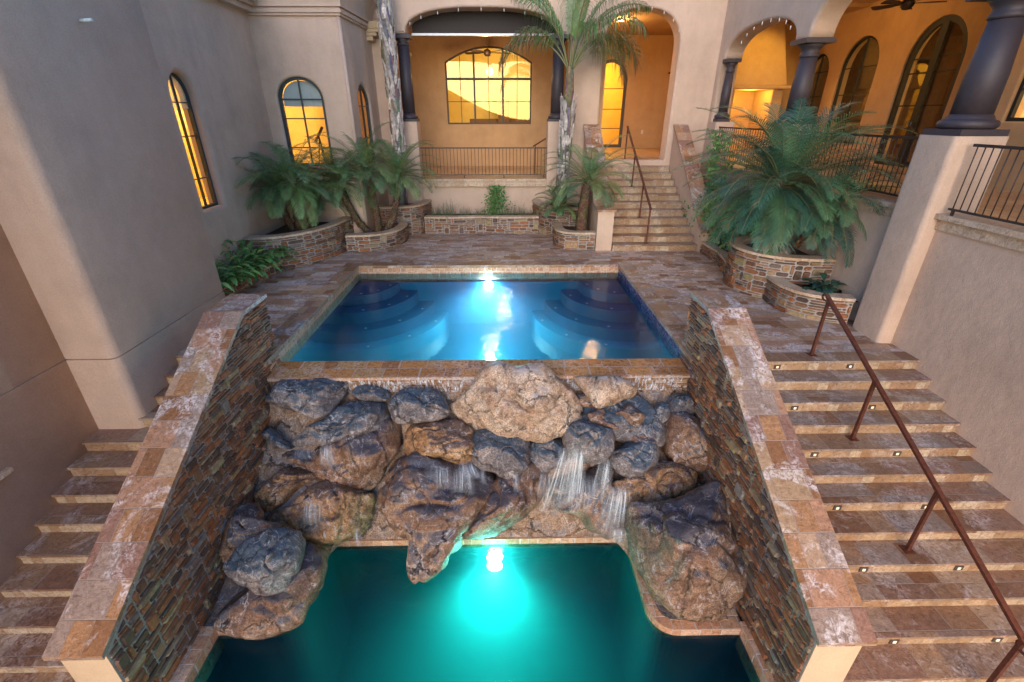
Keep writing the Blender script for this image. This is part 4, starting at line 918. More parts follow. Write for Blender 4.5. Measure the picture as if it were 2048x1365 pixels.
def rock(label, poly, org, sc_, plane=Splane, off=.0, T=.2, m='rock', seed=0, rough=1., pw=3., facet=.5, tilt=None):
    off = off*1.1+.01; T *= 1.15; rough *= .8
    y1, z1, y2, z2 = plane; d = Vector((0, y2-y1, z2-z1)).normalized(); n = Vector((0, d.z, -d.y)).normalized()
    if n.z < 0: n = -n
    if n.y > 0 and n.z < .2: n = -n
    p0 = Vector((0, y1, z1))+n*off
    mu = sum(u for u, v in poly)/len(poly); mv = sum(v for u, v in poly)/len(poly); poly = [(mu+(u-mu)*1.13, mv+(v-mv)*1.13) for u, v in poly]
    if tilt is not None:
        p0 = onplane(org[0]+mu/sc_, org[1]+mv/sc_, p0, n); n = Vector((0, -math.sin(R(tilt)), math.cos(R(tilt))))
    P_ = [onplane(org[0]+u/sc_, org[1]+v/sc_, p0, n) for u, v in poly]; e1 = Vector((1, 0, 0)); e2 = n.cross(e1)
    q2 = [((p-p0).dot(e1), (p-p0).dot(e2)) for p in P_]
    sp = []; K = 7; m_ = len(q2)
    for i in range(m_):
        a, b_, c, e = (Vector(q2[(i+k) % m_]) for k in (-1, 0, 1, 2))
        for k in range(K):
            t = k/K; sp.append(.5*((2*b_)+(c-a)*t+(2*a-5*b_+4*c-e)*t*t+(3*b_-a-3*c+e)*t**3))
    nn = len(sp); A = sum(sp[i].x*sp[(i+1) % nn].y-sp[(i+1) % nn].x*sp[i].y for i in range(nn))/2
    cx = sum((sp[i].x+sp[(i+1) % nn].x)*(sp[i].x*sp[(i+1) % nn].y-sp[(i+1) % nn].x*sp[i].y) for i in range(nn))/(6*A)
    cy = sum((sp[i].y+sp[(i+1) % nn].y)*(sp[i].x*sp[(i+1) % nn].y-sp[(i+1) % nn].x*sp[i].y) for i in range(nn))/(6*A)
    size = math.sqrt(abs(A)); J = 22; so = Vector((seed*3.7, seed*1.3, seed*7.1)); pts = []
    def disp(p, r_):
        q = p*(1/size)*.9+so
        f = noise.fractal(q*1.5, .8, 2.2, 4)*.16
        rdg = abs(noise.noise(q*2.1+Vector((5, 2, 1)))); crack = -max(0, .07-rdg)*1.5
        step = math.floor(noise.noise(q*1.3)*4)/4*.10*facet
        vd = noise.voronoi(q*1.7)[0]; fac = (vd[1]-vd[0]); chunk = -max(0, .14-fac)*.55*facet
        return (f+crack+step+chunk)*size*rough
    c3 = p0+e1*cx+e2*cy; rc = random.Random(int(seed*13+5)); cuts = []
    for k in range(7):
        th = rc.uniform(0, 6.283); nl = rc.uniform(.50, .97); dv = (e1*math.cos(th)*math.sqrt(1-nl*nl)+e2*math.sin(th)*math.sqrt(1-nl*nl)+n*nl).normalized()
        ext = max(max((e1*(q.x-cx)+e2*(q.y-cy)).dot(dv)*.75+n.dot(dv)*T*.75 for q in sp), T*.7); cuts.append((dv, ext*rc.uniform(.66, .9)))
    def ringpt(j, side):
        r_ = 1-(1-j/J)**1.45; hgt = T*(max(0, 1-r_**pw))**(1/pw)
        out = []
        for s_ in sp:
            base = c3+e1*((s_.x-cx)*r_)+e2*((s_.y-cy)*r_)
            if side > 0: p = base+n*hgt
            else: p = base-n*hgt*.9
            for dv, hh in cuts:
                ex = (p-c3).dot(dv)-hh
                if ex > 0: p = p-dv*ex*.88
            dirn = (n*(1-r_)*side+(e1*(s_.x-cx)+e2*(s_.y-cy)).normalized()*r_).normalized()
            p = p+dirn*disp(p, r_)*(.55+.45*(1-r_)); out.append(p)
        return out
    top = c3+n*T
    for dv, hh in cuts:
        ex = (top-c3).dot(dv)-hh
        if ex > 0: top = top-dv*ex*.88
    top = top+n*disp(top, 0); pts = [top]
    for j in range(1, J+1): pts += ringpt(j, 1)
    for j in range(J-2, 2, -3): pts += ringpt(j, -1)
    rows = J+len(range(J-2, 2, -3)); fs = [(0, 1+i, 1+(i+1) % nn) for i in range(nn)]
    for j in range(rows-1): fs += [(1+j*nn+i, 1+(j+1)*nn+i, 1+(j+1)*nn+(i+1) % nn, 1+j*nn+(i+1) % nn) for i in range(nn)]
    if A < 0: fs = [f[::-1] for f in fs]
    mb = MB(); mb.add(pts, fs, smooth=True); ob = mb.build('boulder', m); tag(ob, label, 'boulder', 'boulders of the waterfall'); return ob
z4, k4 = (500, 700), 3.9; z5, k5 = (900, 700), 3.413; z6, k6 = (430, 900), 3.412; z7, k7 = (1000, 950), 3.289
rock('flat wet blue-grey boulder in the top left corner under the spillway', [(110, 300), (250, 235), (500, 225), (700, 240), (770, 300), (710, 380), (560, 485), (430, 500), (250, 420), (120, 370)], z4, k4, off=.16, T=.14, m='rockblue', seed=1, tilt=22)
rock('long slanting blue-grey slab below the top left boulder', [(270, 750), (420, 640), (600, 550), (800, 430), (1030, 400), (1110, 460), (1110, 540), (950, 625), (750, 690), (500, 740)], z4, k4, off=.20, T=.13, m='rockblue', seed=2, tilt=25)
rock('small dark boulder in the corner against the left stone wall', [(105, 640), (160, 600), (240, 680), (330, 755), (220, 760), (120, 710)], z4, k4, off=.1, T=.1, m='rockblue', seed=3)
rock('thin flat wet rock between the two upper left boulders', [(840, 300), (960, 300), (1070, 330), (1060, 385), (900, 385), (800, 350)], z4, k4, off=.05, T=.08, m='rockblue', seed=4, tilt=22)
rock('small squarish boulder just left of the big pale one', [(1090, 350), (1200, 330), (1360, 325), (1480, 330), (1540, 400), (1550, 480), (1480, 520), (1270, 550), (1150, 540), (1110, 450)], z4, k4, off=.15, T=.15, m='rockblue', seed=5, tilt=25)
rock('rounded brown speckled boulder underneath the long slanting slab', [(470, 820), (620, 740), (850, 660), (1100, 570), (1160, 630), (1150, 730), (1080, 860), (1000, 1000), (870, 1090), (720, 1060), (600, 990), (500, 930)], z4, k4, off=.10, T=.26, m='rock', seed=6, facet=.3)
rock('small low brown rock by the left wall under the long slab', [(270, 800), (400, 800), (500, 850), (490, 940), (400, 900), (290, 850)], z4, k4, off=.0, T=.10, m='rock', seed=7)
rock('blocky rust brown boulder with white lime lines left of centre', [(1230, 640), (1320, 575), (1500, 560), (1690, 600), (1750, 680), (1745, 820), (1640, 870), (1440, 850), (1260, 835), (1200, 760)], z4, k4, off=.16, T=.20, m='rockgold', seed=8, tilt=32)
rock('largest pale cream boulder in the top centre of the waterfall', [(45, 370), (160, 270), (250, 150), (350, 115), (430, 140), (600, 125), (665, 180), (780, 290), (885, 430), (800, 530), (600, 600), (400, 575), (180, 560), (55, 460)], z5, k5, off=.20, T=.32, m='rockpale', seed=9, facet=.6)
rock('tilted pinkish wedge boulder right of the big pale one', [(855, 165), (950, 165), (1060, 185), (1170, 230), (1250, 300), (1130, 340), (1020, 385), (940, 300)], z5, k5, off=.18, T=.15, m='rockpale', seed=10, tilt=30)
rock('low brown rock tucked between the pale boulder and the wedge', [(860, 300), (940, 300), (1010, 385), (900, 390), (840, 350)], z5, k5, off=.06, T=.08, m='rock', seed=11)
rock('broad wet dark boulder with loose stones on top, right of centre', [(900, 400), (1030, 380), (1200, 335), (1290, 350), (1360, 420), (1440, 540), (1400, 620), (1200, 620), (1000, 560), (860, 470)], z5, k5, off=.10, T=.18, m='rockblue', seed=12, tilt=25)
rock('small tan stone lying on top of the broad wet boulder', [(1140, 400), (1190, 370), (1290, 400), (1330, 465), (1280, 505), (1160, 460)], z5, k5, off=.28, T=.07, m='rock', seed=13, tilt=22)
rock('flat brown stone on the left of the broad wet boulder', [(950, 430), (1010, 400), (1110, 450), (1140, 530), (1060, 520), (960, 480)], z5, k5, off=.26, T=.05, m='rock', seed=131, tilt=25)
rock('blocky grey boulder where the widest stream of water falls', [(800, 500), (900, 485), (1060, 530), (1105, 600), (1090, 690), (1040, 745), (940, 740), (850, 690), (790, 620)], z5, k5, off=.26, T=.20, m='rockblue', seed=14, tilt=26)
rock('small grey overhanging boulder directly below the big pale one', [(170, 600), (260, 568), (500, 575), (545, 640), (530, 750), (470, 830), (400, 860), (300, 820), (200, 780), (165, 690)], z5, k5, off=.24, T=.20, m='rockblue', seed=15, tilt=30)
rock('dark wet rock in the hollow between the two grey overhanging boulders', [(545, 620), (660, 580), (770, 590), (800, 640), (760, 760), (640, 830), (560, 790), (530, 700)], z5, k5, off=.08, T=.13, m='rockblue', seed=16, tilt=30)
rock('rounded grey-lilac boulder on the right with water running round it', [(1100, 690), (1200, 645), (1340, 650), (1410, 700), (1400, 780), (1310, 845), (1190, 830), (1110, 765)], z5, k5, off=.28, T=.18, m='rockblue', seed=17, tilt=22)
rock('small flat olive stone behind the rounded grey-lilac boulder', [(1215, 565), (1300, 550), (1390, 590), (1395, 660), (1290, 650)], z5, k5, off=.27, T=.07, m='rock', seed=18, tilt=25)
rock('tall brown boulder leaning against the right stone wall', [(1480, 600), (1500, 490), (1600, 450), (1680, 520), (1750, 660), (1800, 760), (1800, 830), (1700, 855), (1560, 800), (1490, 700)], z5, k5, off=.14, T=.26, m='rock', seed=19)
rock('little round wet stone above the tall leaning boulder', [(1390, 400), (1440, 370), (1500, 400), (1500, 460), (1430, 495), (1390, 460)], z5, k5, off=.15, T=.09, m='rockblue', seed=20, tilt=30)
rock('blue wet boulder at the upper right next to the stone wall', [(1500, 340), (1570, 300), (1640, 340), (1665, 430), (1600, 470), (1510, 430)], z5, k5, off=.10, T=.14, m='rockblue', seed=21, tilt=30)
rock('wide smooth slab with a blue wet top and golden underside, right', [(1075, 900), (1200, 900), (1390, 800), (1520, 800), (1640, 860), (1640, 950), (1540, 1045), (1430, 1095), (1300, 1080), (1200, 1000), (1090, 950)], z5, k5, off=.26, T=.17, m='rockgold', seed=22, tilt=28, facet=.2)
rock('brown ledge rock behind the wide smooth slab', [(1560, 900), (1660, 870), (1760, 900), (1700, 980), (1580, 1040), (1500, 1030)], z5, k5, off=.05, T=.16, m='rockgold', seed=23)
rock('ridged brown boulder behind the right waterfall streams', [(700, 920), (850, 850), (1000, 790), (1090, 830), (1085, 930), (1200, 1000), (1275, 1060), (1270, 1180), (1180, 1245), (1060, 1265), (950, 1210), (870, 1120), (760, 1090), (700, 1000)], z5, k5, plane=(5.3, -.95, 4.15, -2.0), off=.05, T=.26, m='rock', seed=24)
rock('smooth tan boulder reaching down to the lower pool, centre right', [(290, 900), (420, 830), (540, 800), (635, 860), (640, 980), (560, 1100), (400, 1215), (250, 1265), (130, 1240), (110, 1160), (200, 1050)], z5, k5, plane=(5.15, -1.0, 4.1, -2.0), off=.05, T=.24, m='rock', seed=25, facet=.3)
rock('biggest brown cracked boulder hanging over the lower pool in the centre', [(1130, 190), (1180, 80), (1400, 90), (1740, 115), (1880, 200), (1880, 300), (1800, 400), (1700, 520), (1640, 650), (1560, 780), (1440, 875), (1370, 865), (1325, 790), (1330, 650), (1240, 580), (1170, 420), (1125, 290)], z6, k6, plane=(5.15, -1.05, 3.80, -1.92), off=.06, T=.30, m='rock', seed=26, facet=.9)
rock('small knuckle shaped golden rock with a dark wet hollow, left side', [(290, 310), (330, 220), (500, 140), (620, 150), (700, 170), (560, 270), (430, 375), (340, 405), (290, 370)], z6, k6, off=.14, T=.14, m='rockgold', seed=27, tilt=28)
rock('golden boulder with dark cracks on the left beside the lower pool', [(390, 460), (560, 370), (740, 260), (880, 240), (1040, 260), (1060, 390), (1000, 520), (860, 605), (720, 635), (600, 610), (500, 530)], z6, k6, plane=(5.2, -1.1, 4.1, -1.95), off=.08, T=.26, m='rockgold', seed=28, tilt=34)
rock('striped dark boulder perched on the left edge of the lower pool', [(125, 780), (200, 670), (330, 590), (500, 545), (560, 600), (540, 760), (500, 880), (440, 950), (340, 978), (230, 930), (150, 860)], z6, k6, plane=(4.5, -1.15, 3.35, -1.9), off=.22, T=.28, m='rockblue', seed=29, tilt=32)
rock('curved tan boulder wrapping under the striped one at the water', [(170, 940), (330, 900), (540, 800), (640, 660), (725, 640), (720, 780), (700, 930), (620, 1060), (560, 1175), (430, 1235), (280, 1255), (130, 1235), (50, 1200), (100, 1060)], z6, k6, plane=(4.6, -1.45, 3.2, -2.02), off=.0, T=.24, m='rock', seed=30, facet=.2)
rock('grey creased rock plastered against the left stone wall', [(60, 740), (100, 560), (235, 350), (300, 420), (310, 500), (420, 500), (440, 530), (300, 610), (200, 680), (100, 755)], z6, k6, plane=(5.0, -1.0, 3.9, -1.6), off=.1, T=.18, m='rock', seed=31)
rock('huge rough dark brown boulder at the right edge of the lower pool', [(900, 200), (1000, 230), (1200, 170), (1390, 95), (1430, 200), (1480, 400), (1560, 500), (1580, 640), (1575, 760), (1500, 880), (1400, 925), (1270, 935), (1130, 850), (1030, 750), (940, 580), (900, 380)], z7, k7, plane=(4.6, -.95, 3.2, -1.93), off=.08, T=.36, m='rock', seed=32, facet=.8)
rock('pale narrow rock squeezed between the huge boulder and the right wall', [(1430, 110), (1490, 90), (1550, 260), (1545, 470), (1480, 380), (1430, 230)], z7, k7, plane=(4.7, -.9, 3.5, -1.8), off=.10, T=.12, m='rockpale', seed=33)
# falling water
def fall(label, top, bot, wt, wb, off=.5, fwd=.28, dens=1.):
    y1, z1, y2, z2 = Splane; d = Vector((0, y2-y1, z2-z1)).normalized(); n = Vector((0, d.z, -d.y)); n = n if n.z > 0 else -n
    a = onplane(top[0], top[1], Vector((0, y1, z1))+n*off, n); mb = MB(); rr_ = random.Random(label); al = []
    b_ = CAM+ray(*bot)*((a.y-fwd)/ray(*bot).y)
    if b_.z < LZ: b_.z = LZ
    def strip(s0, s1, w0, w1, J, I, alpha, t0, t1, ph):
        pts = []; uv = []
        for j in range(J+1):
            u = j/J; t = t0+(t1-t0)*u; sx = s0+(s1-s0)*t+.006*math.sin(7*t+ph); c = Vector((a.x+(b_.x-a.x)*t+sx, a.y-fwd*math.sqrt(t)-.01*math.sin(ph), a.z+(b_.z-a.z)*t)); w_ = w0+(w1-w0)*t
            for i in range(I+1):
                q = i/I-.5; pts.append(c+Vector((q*w_, .05*q*q, 0))); uv.append((a.x*3+sx+q*w_+ph, t*abs(a.z-b_.z)+ph)); al.append(alpha*math.sin(math.pi*(.06+.88*i/I))*min(1, .3+u*6)*(1-u**2.2*.85))
        mb.add(pts, [(j*(I+1)+i, (j+1)*(I+1)+i, (j+1)*(I+1)+i+1, j*(I+1)+i+1) for j in range(J) for i in range(I)], uv=uv, smooth=True)
    strip(0, 0, wt*1.1, wb*1.25, 12, 8, .40*dens, 0, 1, 0.)
    for k in range(max(3, int(wb*34))):
        e = rr_.uniform(-.5, .5); strip(e*wt*.95, e*wb*.95+rr_.uniform(-.02, .02), rr_.uniform(.006, .02), rr_.uniform(.012, .035), 10, 2, rr_.uniform(.35, 1.)*dens, rr_.uniform(0, .08), rr_.uniform(.55, 1.), rr_.uniform(0, 6))
    o = mb.build('falling_water', 'fall'); tag(o, label, 'waterfall', 'thin streams of falling water')
    fade_attr(o, lambda k, co: al[k]); return o
P5 = lambda u, v: (z5[0]+u/k5, z5[1]+v/k5); P4 = lambda u, v: (z4[0]+u/k4, z4[1]+v/k4); P6 = lambda u, v: (z6[0]+u/k6, z6[1]+v/k6)
fall('widest misty stream pouring from the blocky grey boulder', P5(830, 670), P5(740, 1120), .30, .56, off=.56, dens=1.1)
fall('thin stream falling from the right end of the blocky grey boulder', P5(1060, 735), P5(1000, 1060), .16, .30, off=.56, dens=.7)
fall('misty stream pouring from the left end of the wide smooth slab into the pool', P5(1150, 930), P5(1090, 1290), .26, .5, off=.56, dens=1.)
fall('short stream dripping from the long slanting slab', P4(600, 735), P4(625, 920), .14, .2, off=.5, dens=1.)
fall('faint drip at the left end of the long slanting slab', P4(430, 755), P4(440, 860), .26, .3, off=.5, dens=.7)
fall('short stream falling from the lime streaked blocky boulder', P4(1690, 870), P4(1730, 1010), .2, .3, off=.5, dens=1.)
fall('faint drip from the left of the lime streaked blocky boulder', P4(1350, 845), P4(1360, 930), .4, .45, off=.5, dens=.6)
fall('thin drip from the small grey boulder under the pale one', P5(450, 830), P5(458, 980), .05, .08, dens=.6)
fall('thin drip left of the small grey boulder under the pale one', P5(220, 790), P5(232, 920), .05, .08, dens=.6)
fall('wide sheet of fine drips over the left half of the biggest cracked boulder', P5(-80, 790), P5(-85, 960), .30, .36, off=.5, dens=.6)
fall('fine drips over the right shoulder of the biggest cracked boulder', P5(90, 800), P5(95, 1000), .22, .28, off=.52, dens=.7)
fall('thin stream in the dark hollow right of the small grey boulder', P5(650, 820), P5(625, 1010), .12, .2, off=.42, dens=.6)
fall('thin stream at the right end of the wide smooth slab', P5(1540, 1030), P5(1530, 1180), .08, .14, off=.45, dens=.5)
fall('stream running off the tip of the ridged brown boulder into the pool', P5(1150, 1215), P5(1160, 1330), .22, .28, off=.62, fwd=.1, dens=.8)
fall('soft misty veil over the left flank of the ridged brown boulder', P5(900, 860), P5(880, 1120), .34, .46, off=.5, dens=.55)
fall('faint veil of drips over the face of the golden cracked boulder', P6(680, 330), P6(670, 560), .26, .34, off=.5, dens=.5)
fall('drips falling from the golden cracked boulder into the pool', P6(980, 520), P6(990, 660), .08, .12, off=.5, dens=.5)
fall('little stream running off the curved tan boulder into the pool', P6(215, 1100), P6(235, 1290), .05, .10, off=.5, dens=.7)
# ---------------------------------------------------------------- plants
GR = [(.09, .20, .07), (.12, .26, .085), (.065, .15, .07), (.10, .21, .10), (.17, .26, .08)]
TEAL = [(.035, .115, .075), (.055, .155, .085), (.025, .085, .062), (.09, .20, .09)]
def frond(o, az, el, Lf, droop, pal, ll=.30, n=34, w=.011, rnd=random, hang=.25, start=.12, rach=.010, dead=0.):
    mb = MB(); seg = 18; p = Vector(o); pts = [p.copy()]; e = el; side0 = Vector((-math.sin(az), math.cos(az), 0)); tw = (rnd.random()-.5)*.5; azz = az
    for i in range(seg):
        t = i/seg; e -= droop*(.35+1.3*t)/seg; azz += tw/seg*.6
        p = p+Vector((math.cos(azz)*math.cos(e), math.sin(azz)*math.cos(e), math.sin(e)))*(Lf/seg); pts.append(p.copy())
    base = rnd.choice(pal); kk = .8+.45*rnd.random(); c = tuple(x*kk for x in base)
    cr = (.16, .17, .07)
    mb.tube(pts, lambda t: rach*(1-.75*t)+.002, 5, c=cr)
    for i in range(n):
        t = start+(1-start)*(i+.5)/n; f = t*seg; k = min(int(f), seg-1); q = pts[k].lerp(pts[k+1], f-k); tan = (pts[k+1]-pts[k]).normalized()
        sd = tan.cross(Vector((0, 0, 1)));
        if sd.length < .05: sd = side0
        sd.normalize(); upv = sd.cross(tan).normalized()
        prof = math.sin(math.pi*min(1, (t-start)/(1-start)*.82+.16))**.6
        for s_ in (-1, 1):
            l = ll*prof*(.85+.3*rnd.random()); sw = .55+.6*t
            d = (sd*s_+tan*sw+upv*(.32+.15*(rnd.random()-.5))).normalized(); d2 = (d+Vector((0, 0, -hang*(.6+.8*rnd.random())))+Vector((rnd.uniform(-.08, .08),)*3)).normalized(); d3 = (d2+Vector((0, 0, -hang*1.7))).normalized()
            wv = d.cross(upv).normalized()*w
            a, b_ = q+d*l*.4, q+d*l*.4+d2*l*.33; tip = b_+d3*l*.30
            k2 = .8+.4*rnd.random(); cc = tuple(x*k2 for x in c)
            if rnd.random() < dead*(.3+t): cc = (.22*k2, .15*k2, .07*k2)
            mb.add([q-wv*.5, q+wv*.5, a+wv, a-wv, b_+wv*.7, b_-wv*.7, tip], [(0, 1, 2, 3), (3, 2, 4, 5), (5, 4, 6)], cc)
    return mb
def trunk_mesh(path, r0, r1, seed, scales=True, col_=(.13, .085, .05)):
    rnd = random.Random(seed); mb = MB()
    mb.tube(path, lambda t: r0+(r1-r0)*t+.012*math.sin(t*40), 14, jit=.18, cf=lambda: tuple(x*(.6+.8*rnd.random()) for x in col_))
    if scales:
        P_ = [Vector(p) for p in path]; Lt = sum((b-a).length for a, b in zip(P_, P_[1:])); cnt = int(Lt*170)
        for i in range(cnt):
            t = i/cnt; f = t*(len(P_)-1); k = min(int(f), len(P_)-2); q = P_[k].lerp(P_[k+1], f-k); tan = (P_[k+1]-P_[k]).normalized()
            a = i*2.39996; s = tan.cross(Vector((1, .3, 0))).normalized(); s2 = tan.cross(s); d = s*math.cos(a)+s2*math.sin(a); r_ = r0+(r1-r0)*t
            w_ = tan.cross(d)*.017; b0 = q+d*r_*.85; tip = q+d*(r_+.028+.022*rnd.random())+tan*.045
            k_ = .5+1.1*rnd.random(); cc = tuple(x*k_ for x in (.20, .15, .10))
            mb.add([b0-w_, b0+w_, tip+w_*.5, tip-w_*.5, b0-tan*.03], [(0, 1, 2, 3), (0, 4, 1)], cc)
    return mb
def bez(a, b, c, n=14):
    a, b, c = Vector(a), Vector(b), Vector(c); return [a*(1-t)**2+b*2*t*(1-t)+c*t*t for t in [i/n for i in range(n+1)]]
def date_palm(label, base, bend, head, nf, Lf, seed, r0=.09, r1=.085, pal=GR, droop=1.7, ll=.24, n=34, elmin=-.15, w=.0064, azbias=None, dead=.03, extra=()):
    T = thing('date_palm', label, 'palm', 'pygmy date palms in the planters'); rnd = random.Random(seed)
    trunk_mesh(bez(base, bend, head), r0, r1, seed).build('trunk', 'trunk', T)
    for i in range(nf):
        t = i/nf; el = 1.35-(1.35-elmin)*t**.8+rnd.uniform(-.12, .12); az = i*2.39996+rnd.uniform(-.3, .3)
        if azbias and rnd.random() < azbias[1]: az = azbias[0]+rnd.uniform(-1.1, 1.1)
        L_ = Lf*(.75+.25*math.sin(math.pi*min(1, t+.35)))*rnd.uniform(.88, 1.1)
        o = Vector(head)+Vector((math.cos(az)*.04, math.sin(az)*.04, .02-.10*t))
        frond(o, az, el, L_, droop*rnd.uniform(.75, 1.15)*(1-.25*t), pal, ll=ll, n=n, w=w, rnd=rnd, dead=dead*(1+4*max(0, t-.7)), rach=.009).build('frond', 'leaf', T)
    for (az, el, l, dr) in extra: frond(head, az, el, l, dr, pal, ll=ll, n=n, w=w, rnd=rnd).build('frond', 'leaf', T)
    return T
# left ring planter: three stems
date_palm('left of the palms in the large curved planter, arching over the left wall', (-5.02, 11.25, .55), (-5.15, 11.2, .9), (-5.18, 11.1, 1.60), 40, 1.5, 11, .075, .07, pal=GR)
date_palm('dark stemmed palm in the middle of the large curved planter', (-4.92, 11.3, .55), (-4.90, 11.2, 1.0), (-4.78, 11.1, 1.75), 40, 1.5, 12, .075, .075, pal=GR)
date_palm('right hand short palm of the clump in the large curved planter', (-4.80, 11.35, .55), (-4.65, 11.5, .9), (-4.45, 11.6, 1.30), 16, 1.1, 13, .07, .065, pal=GR)
# leaning V pair in planter 2
date_palm('palm leaning left out of the low curved planter', (-3.42, 12.25, .28), (-3.85, 12.1, .5), (-4.05, 12.0, 1.68), 38, 1.4, 14, .085, .085, pal=GR)
date_palm('upright palm in the middle of the low curved planter', (-3.30, 12.2, .28), (-3.18, 12.15, .8), (-3.38, 12.05, 1.90), 40, 1.4, 15, .09, .085, pal=GR)
date_palm('palm leaning right out of the low curved planter', (-3.2, 12.35, .28), (-2.85, 12.6, .55), (-2.72, 12.75, 1.72), 38, 1.4, 16, .085, .08, pal=GR)
# small palm beside the loggia stair pillar
date_palm('stout palm with a scaly trunk beside the stair pillar', (2.02, 12.15, .3), (1.98, 12.1, .8), (2.12, 12.05, 1.66), 40, 1.45, 17, .15, .11, pal=GR, azbias=None)
date_palm('low bushy palm at the foot of the tall centre palm', (1.55, 12.7, .7), (1.5, 12.6, .8), (1.45, 12.5, 1.0), 22, .75, 18, .07, .06, pal=GR, ll=.18)
# big bushy palm at right
date_palm('big bushy blue-green palm in the round planter on the right', (5.12, 8.85, .65), (5.12, 8.85, 1.3), (5.18, 9.0, 1.95), 92, 2.0, 19, .11, .12, pal=TEAL, droop=1.45, ll=.38, n=40, elmin=-.5, w=.0074, extra=((2.6, 1.0, 2.2, .9), (.55, .9, 2.3, .8), (1.0, 1.1, 2.0, .7), (-.2, .5, 2.2, .9), (3.0, .5, 2.1, 1.0), (.1, .75, 2.2, .8), (-1.9, 1.1, 1.9, 1.1), (-.6, .2, 2.1, .9), (3.5, .2, 2.0, .9)))
date_palm('second palm leaning right in the round planter, behind the bushy one', (5.35, 8.7, .65), (5.6, 8.5, .95), (5.66, 8.3, 1.6), 38, 1.5, 20, .07, .065, pal=TEAL, ll=.26, azbias=(-.9, .5))
# tall queen palms
T = thing('queen_palm', 'tall pale peeling palm trunk in front of the left loggia column', 'palm'); rnd = random.Random(31)
def peel(path, r0, r1, seed, c=(.40, .36, .32)):
    rr_ = random.Random(seed); mb = MB(); P_ = [Vector(p) for p in path]
    mb.tube(path, lambda t: (r0+(r1-r0)*t)*.94, 18, jit=.10, cf=lambda: tuple(x*(.35+.35*rr_.random()) for x in c))
    Lt = sum((b-a).length for a, b in zip(P_, P_[1:]))
    for i in range(int(Lt*36)):
        t = rr_.random()*.97; f = t*(len(P_)-1); k = min(int(f), len(P_)-2); q = P_[k].lerp(P_[k+1], f-k); tan = (P_[k+1]-P_[k]).normalized()
        a = rr_.uniform(0, 6.283); hl = rr_.uniform(.22, .62); w_ = rr_.uniform(.035, .085); skew = rr_.uniform(-.55, .55); r_ = r0+(r1-r0)*t; kc = .55+.75*rr_.random(); cc = tuple(min(.8, x*kc*1.35) for x in c)
        s = tan.cross(Vector((1, .3, 0))).normalized(); s2 = tan.cross(s); rows = []
        for j in range(6):
            u = j/5; aa = a+skew*u; ww = w_*math.sin(math.pi*(.12+.8*u))/r_*.75; lift = .004+.045*u*u*rr_.random()
            rows.append([q+tan*hl*u+(s*math.cos(aa+e)+s2*math.sin(aa+e))*(r_+lift+(.012 if e == 0 else 0)) for e in (-ww, 0, ww)])
        mb.add([p for r3 in rows for p in r3], [(3*j+m_, 3*j+m_+1, 3*j+m_+4, 3*j+m_+3) for j in range(5) for m_ in (0, 1)], cc, smooth=False)
    return mb
peel([(-2.98, 13.85, .7), (-2.90, 13.88, 2.0), (-2.88, 13.88, 3.5), (-2.90, 13.88, 5.0), (-2.92, 13.9, 6.5), (-2.92, 13.9, 8.0)], .15, .21, 3).build('trunk', 'trunk', T)
T = thing('queen_palm', 'tall queen palm with drooping fronds in front of the right loggia column', 'palm')
hd = Vector((1.70, 13.45, 4.12))
peel([(1.62, 13.75, .7), (1.66, 13.65, 1.6), (1.69, 13.55, 2.6), (1.70, 13.5, 3.3)], .19, .17, 4, (.36, .33, .30)).build('trunk', 'trunk', T)
m = MB(); m.tube([(1.70, 13.5, 3.28), (1.70, 13.48, 3.6), (1.70, 13.46, 4.0), (1.69, 13.45, 4.2)], lambda t: .15-.075*t, 14, jit=.12, cf=lambda: tuple(x*random.uniform(.6, 1.2) for x in (.20, .17, .11))); m.build('crown_shaft', 'trunk', T)
QG = [(.09, .19, .05), (.11, .22, .06), (.07, .15, .045)]
rnd = random.Random(5)
for (az, el, l, dr, dead, ll) in ((3.1, 1.05, 2.15, 2.6, .75, .95), (2.75, 1.2, 1.9, 1.9, .3, .75), (1.45, 1.42, 2.6, .4, .0, .6), (.25, 1.25, 2.6, 1.6, .05, .7), (-.05, 1.05, 2.1, 2.5, .8, 1.0), (.35, 1.15, 2.0, 2.3, .55, .95), (-1.3, 1.35, 2.2, .9, .05, .6), (1.1, 1.1, 2.4, 1.3, .1, .6), (-.5, 1.2, 2.2, 2.0, .5, .85), (3.5, 1.3, 2.2, 1.3, .1, .7), (.1, 1.38, 2.5, 1.2, .05, .7), (3.05, 1.38, 2.4, 1.0, .05, .6), (.0, .9, 1.7, 2.6, .9, .9)):
    frond(hd+Vector((math.cos(az)*.05, math.sin(az)*.05, 0)), az, el, l, dr, QG, ll=ll, n=56, w=.010, rnd=rnd, hang=1.5, start=.30, rach=.022, dead=dead).build('frond', 'leaf', T)
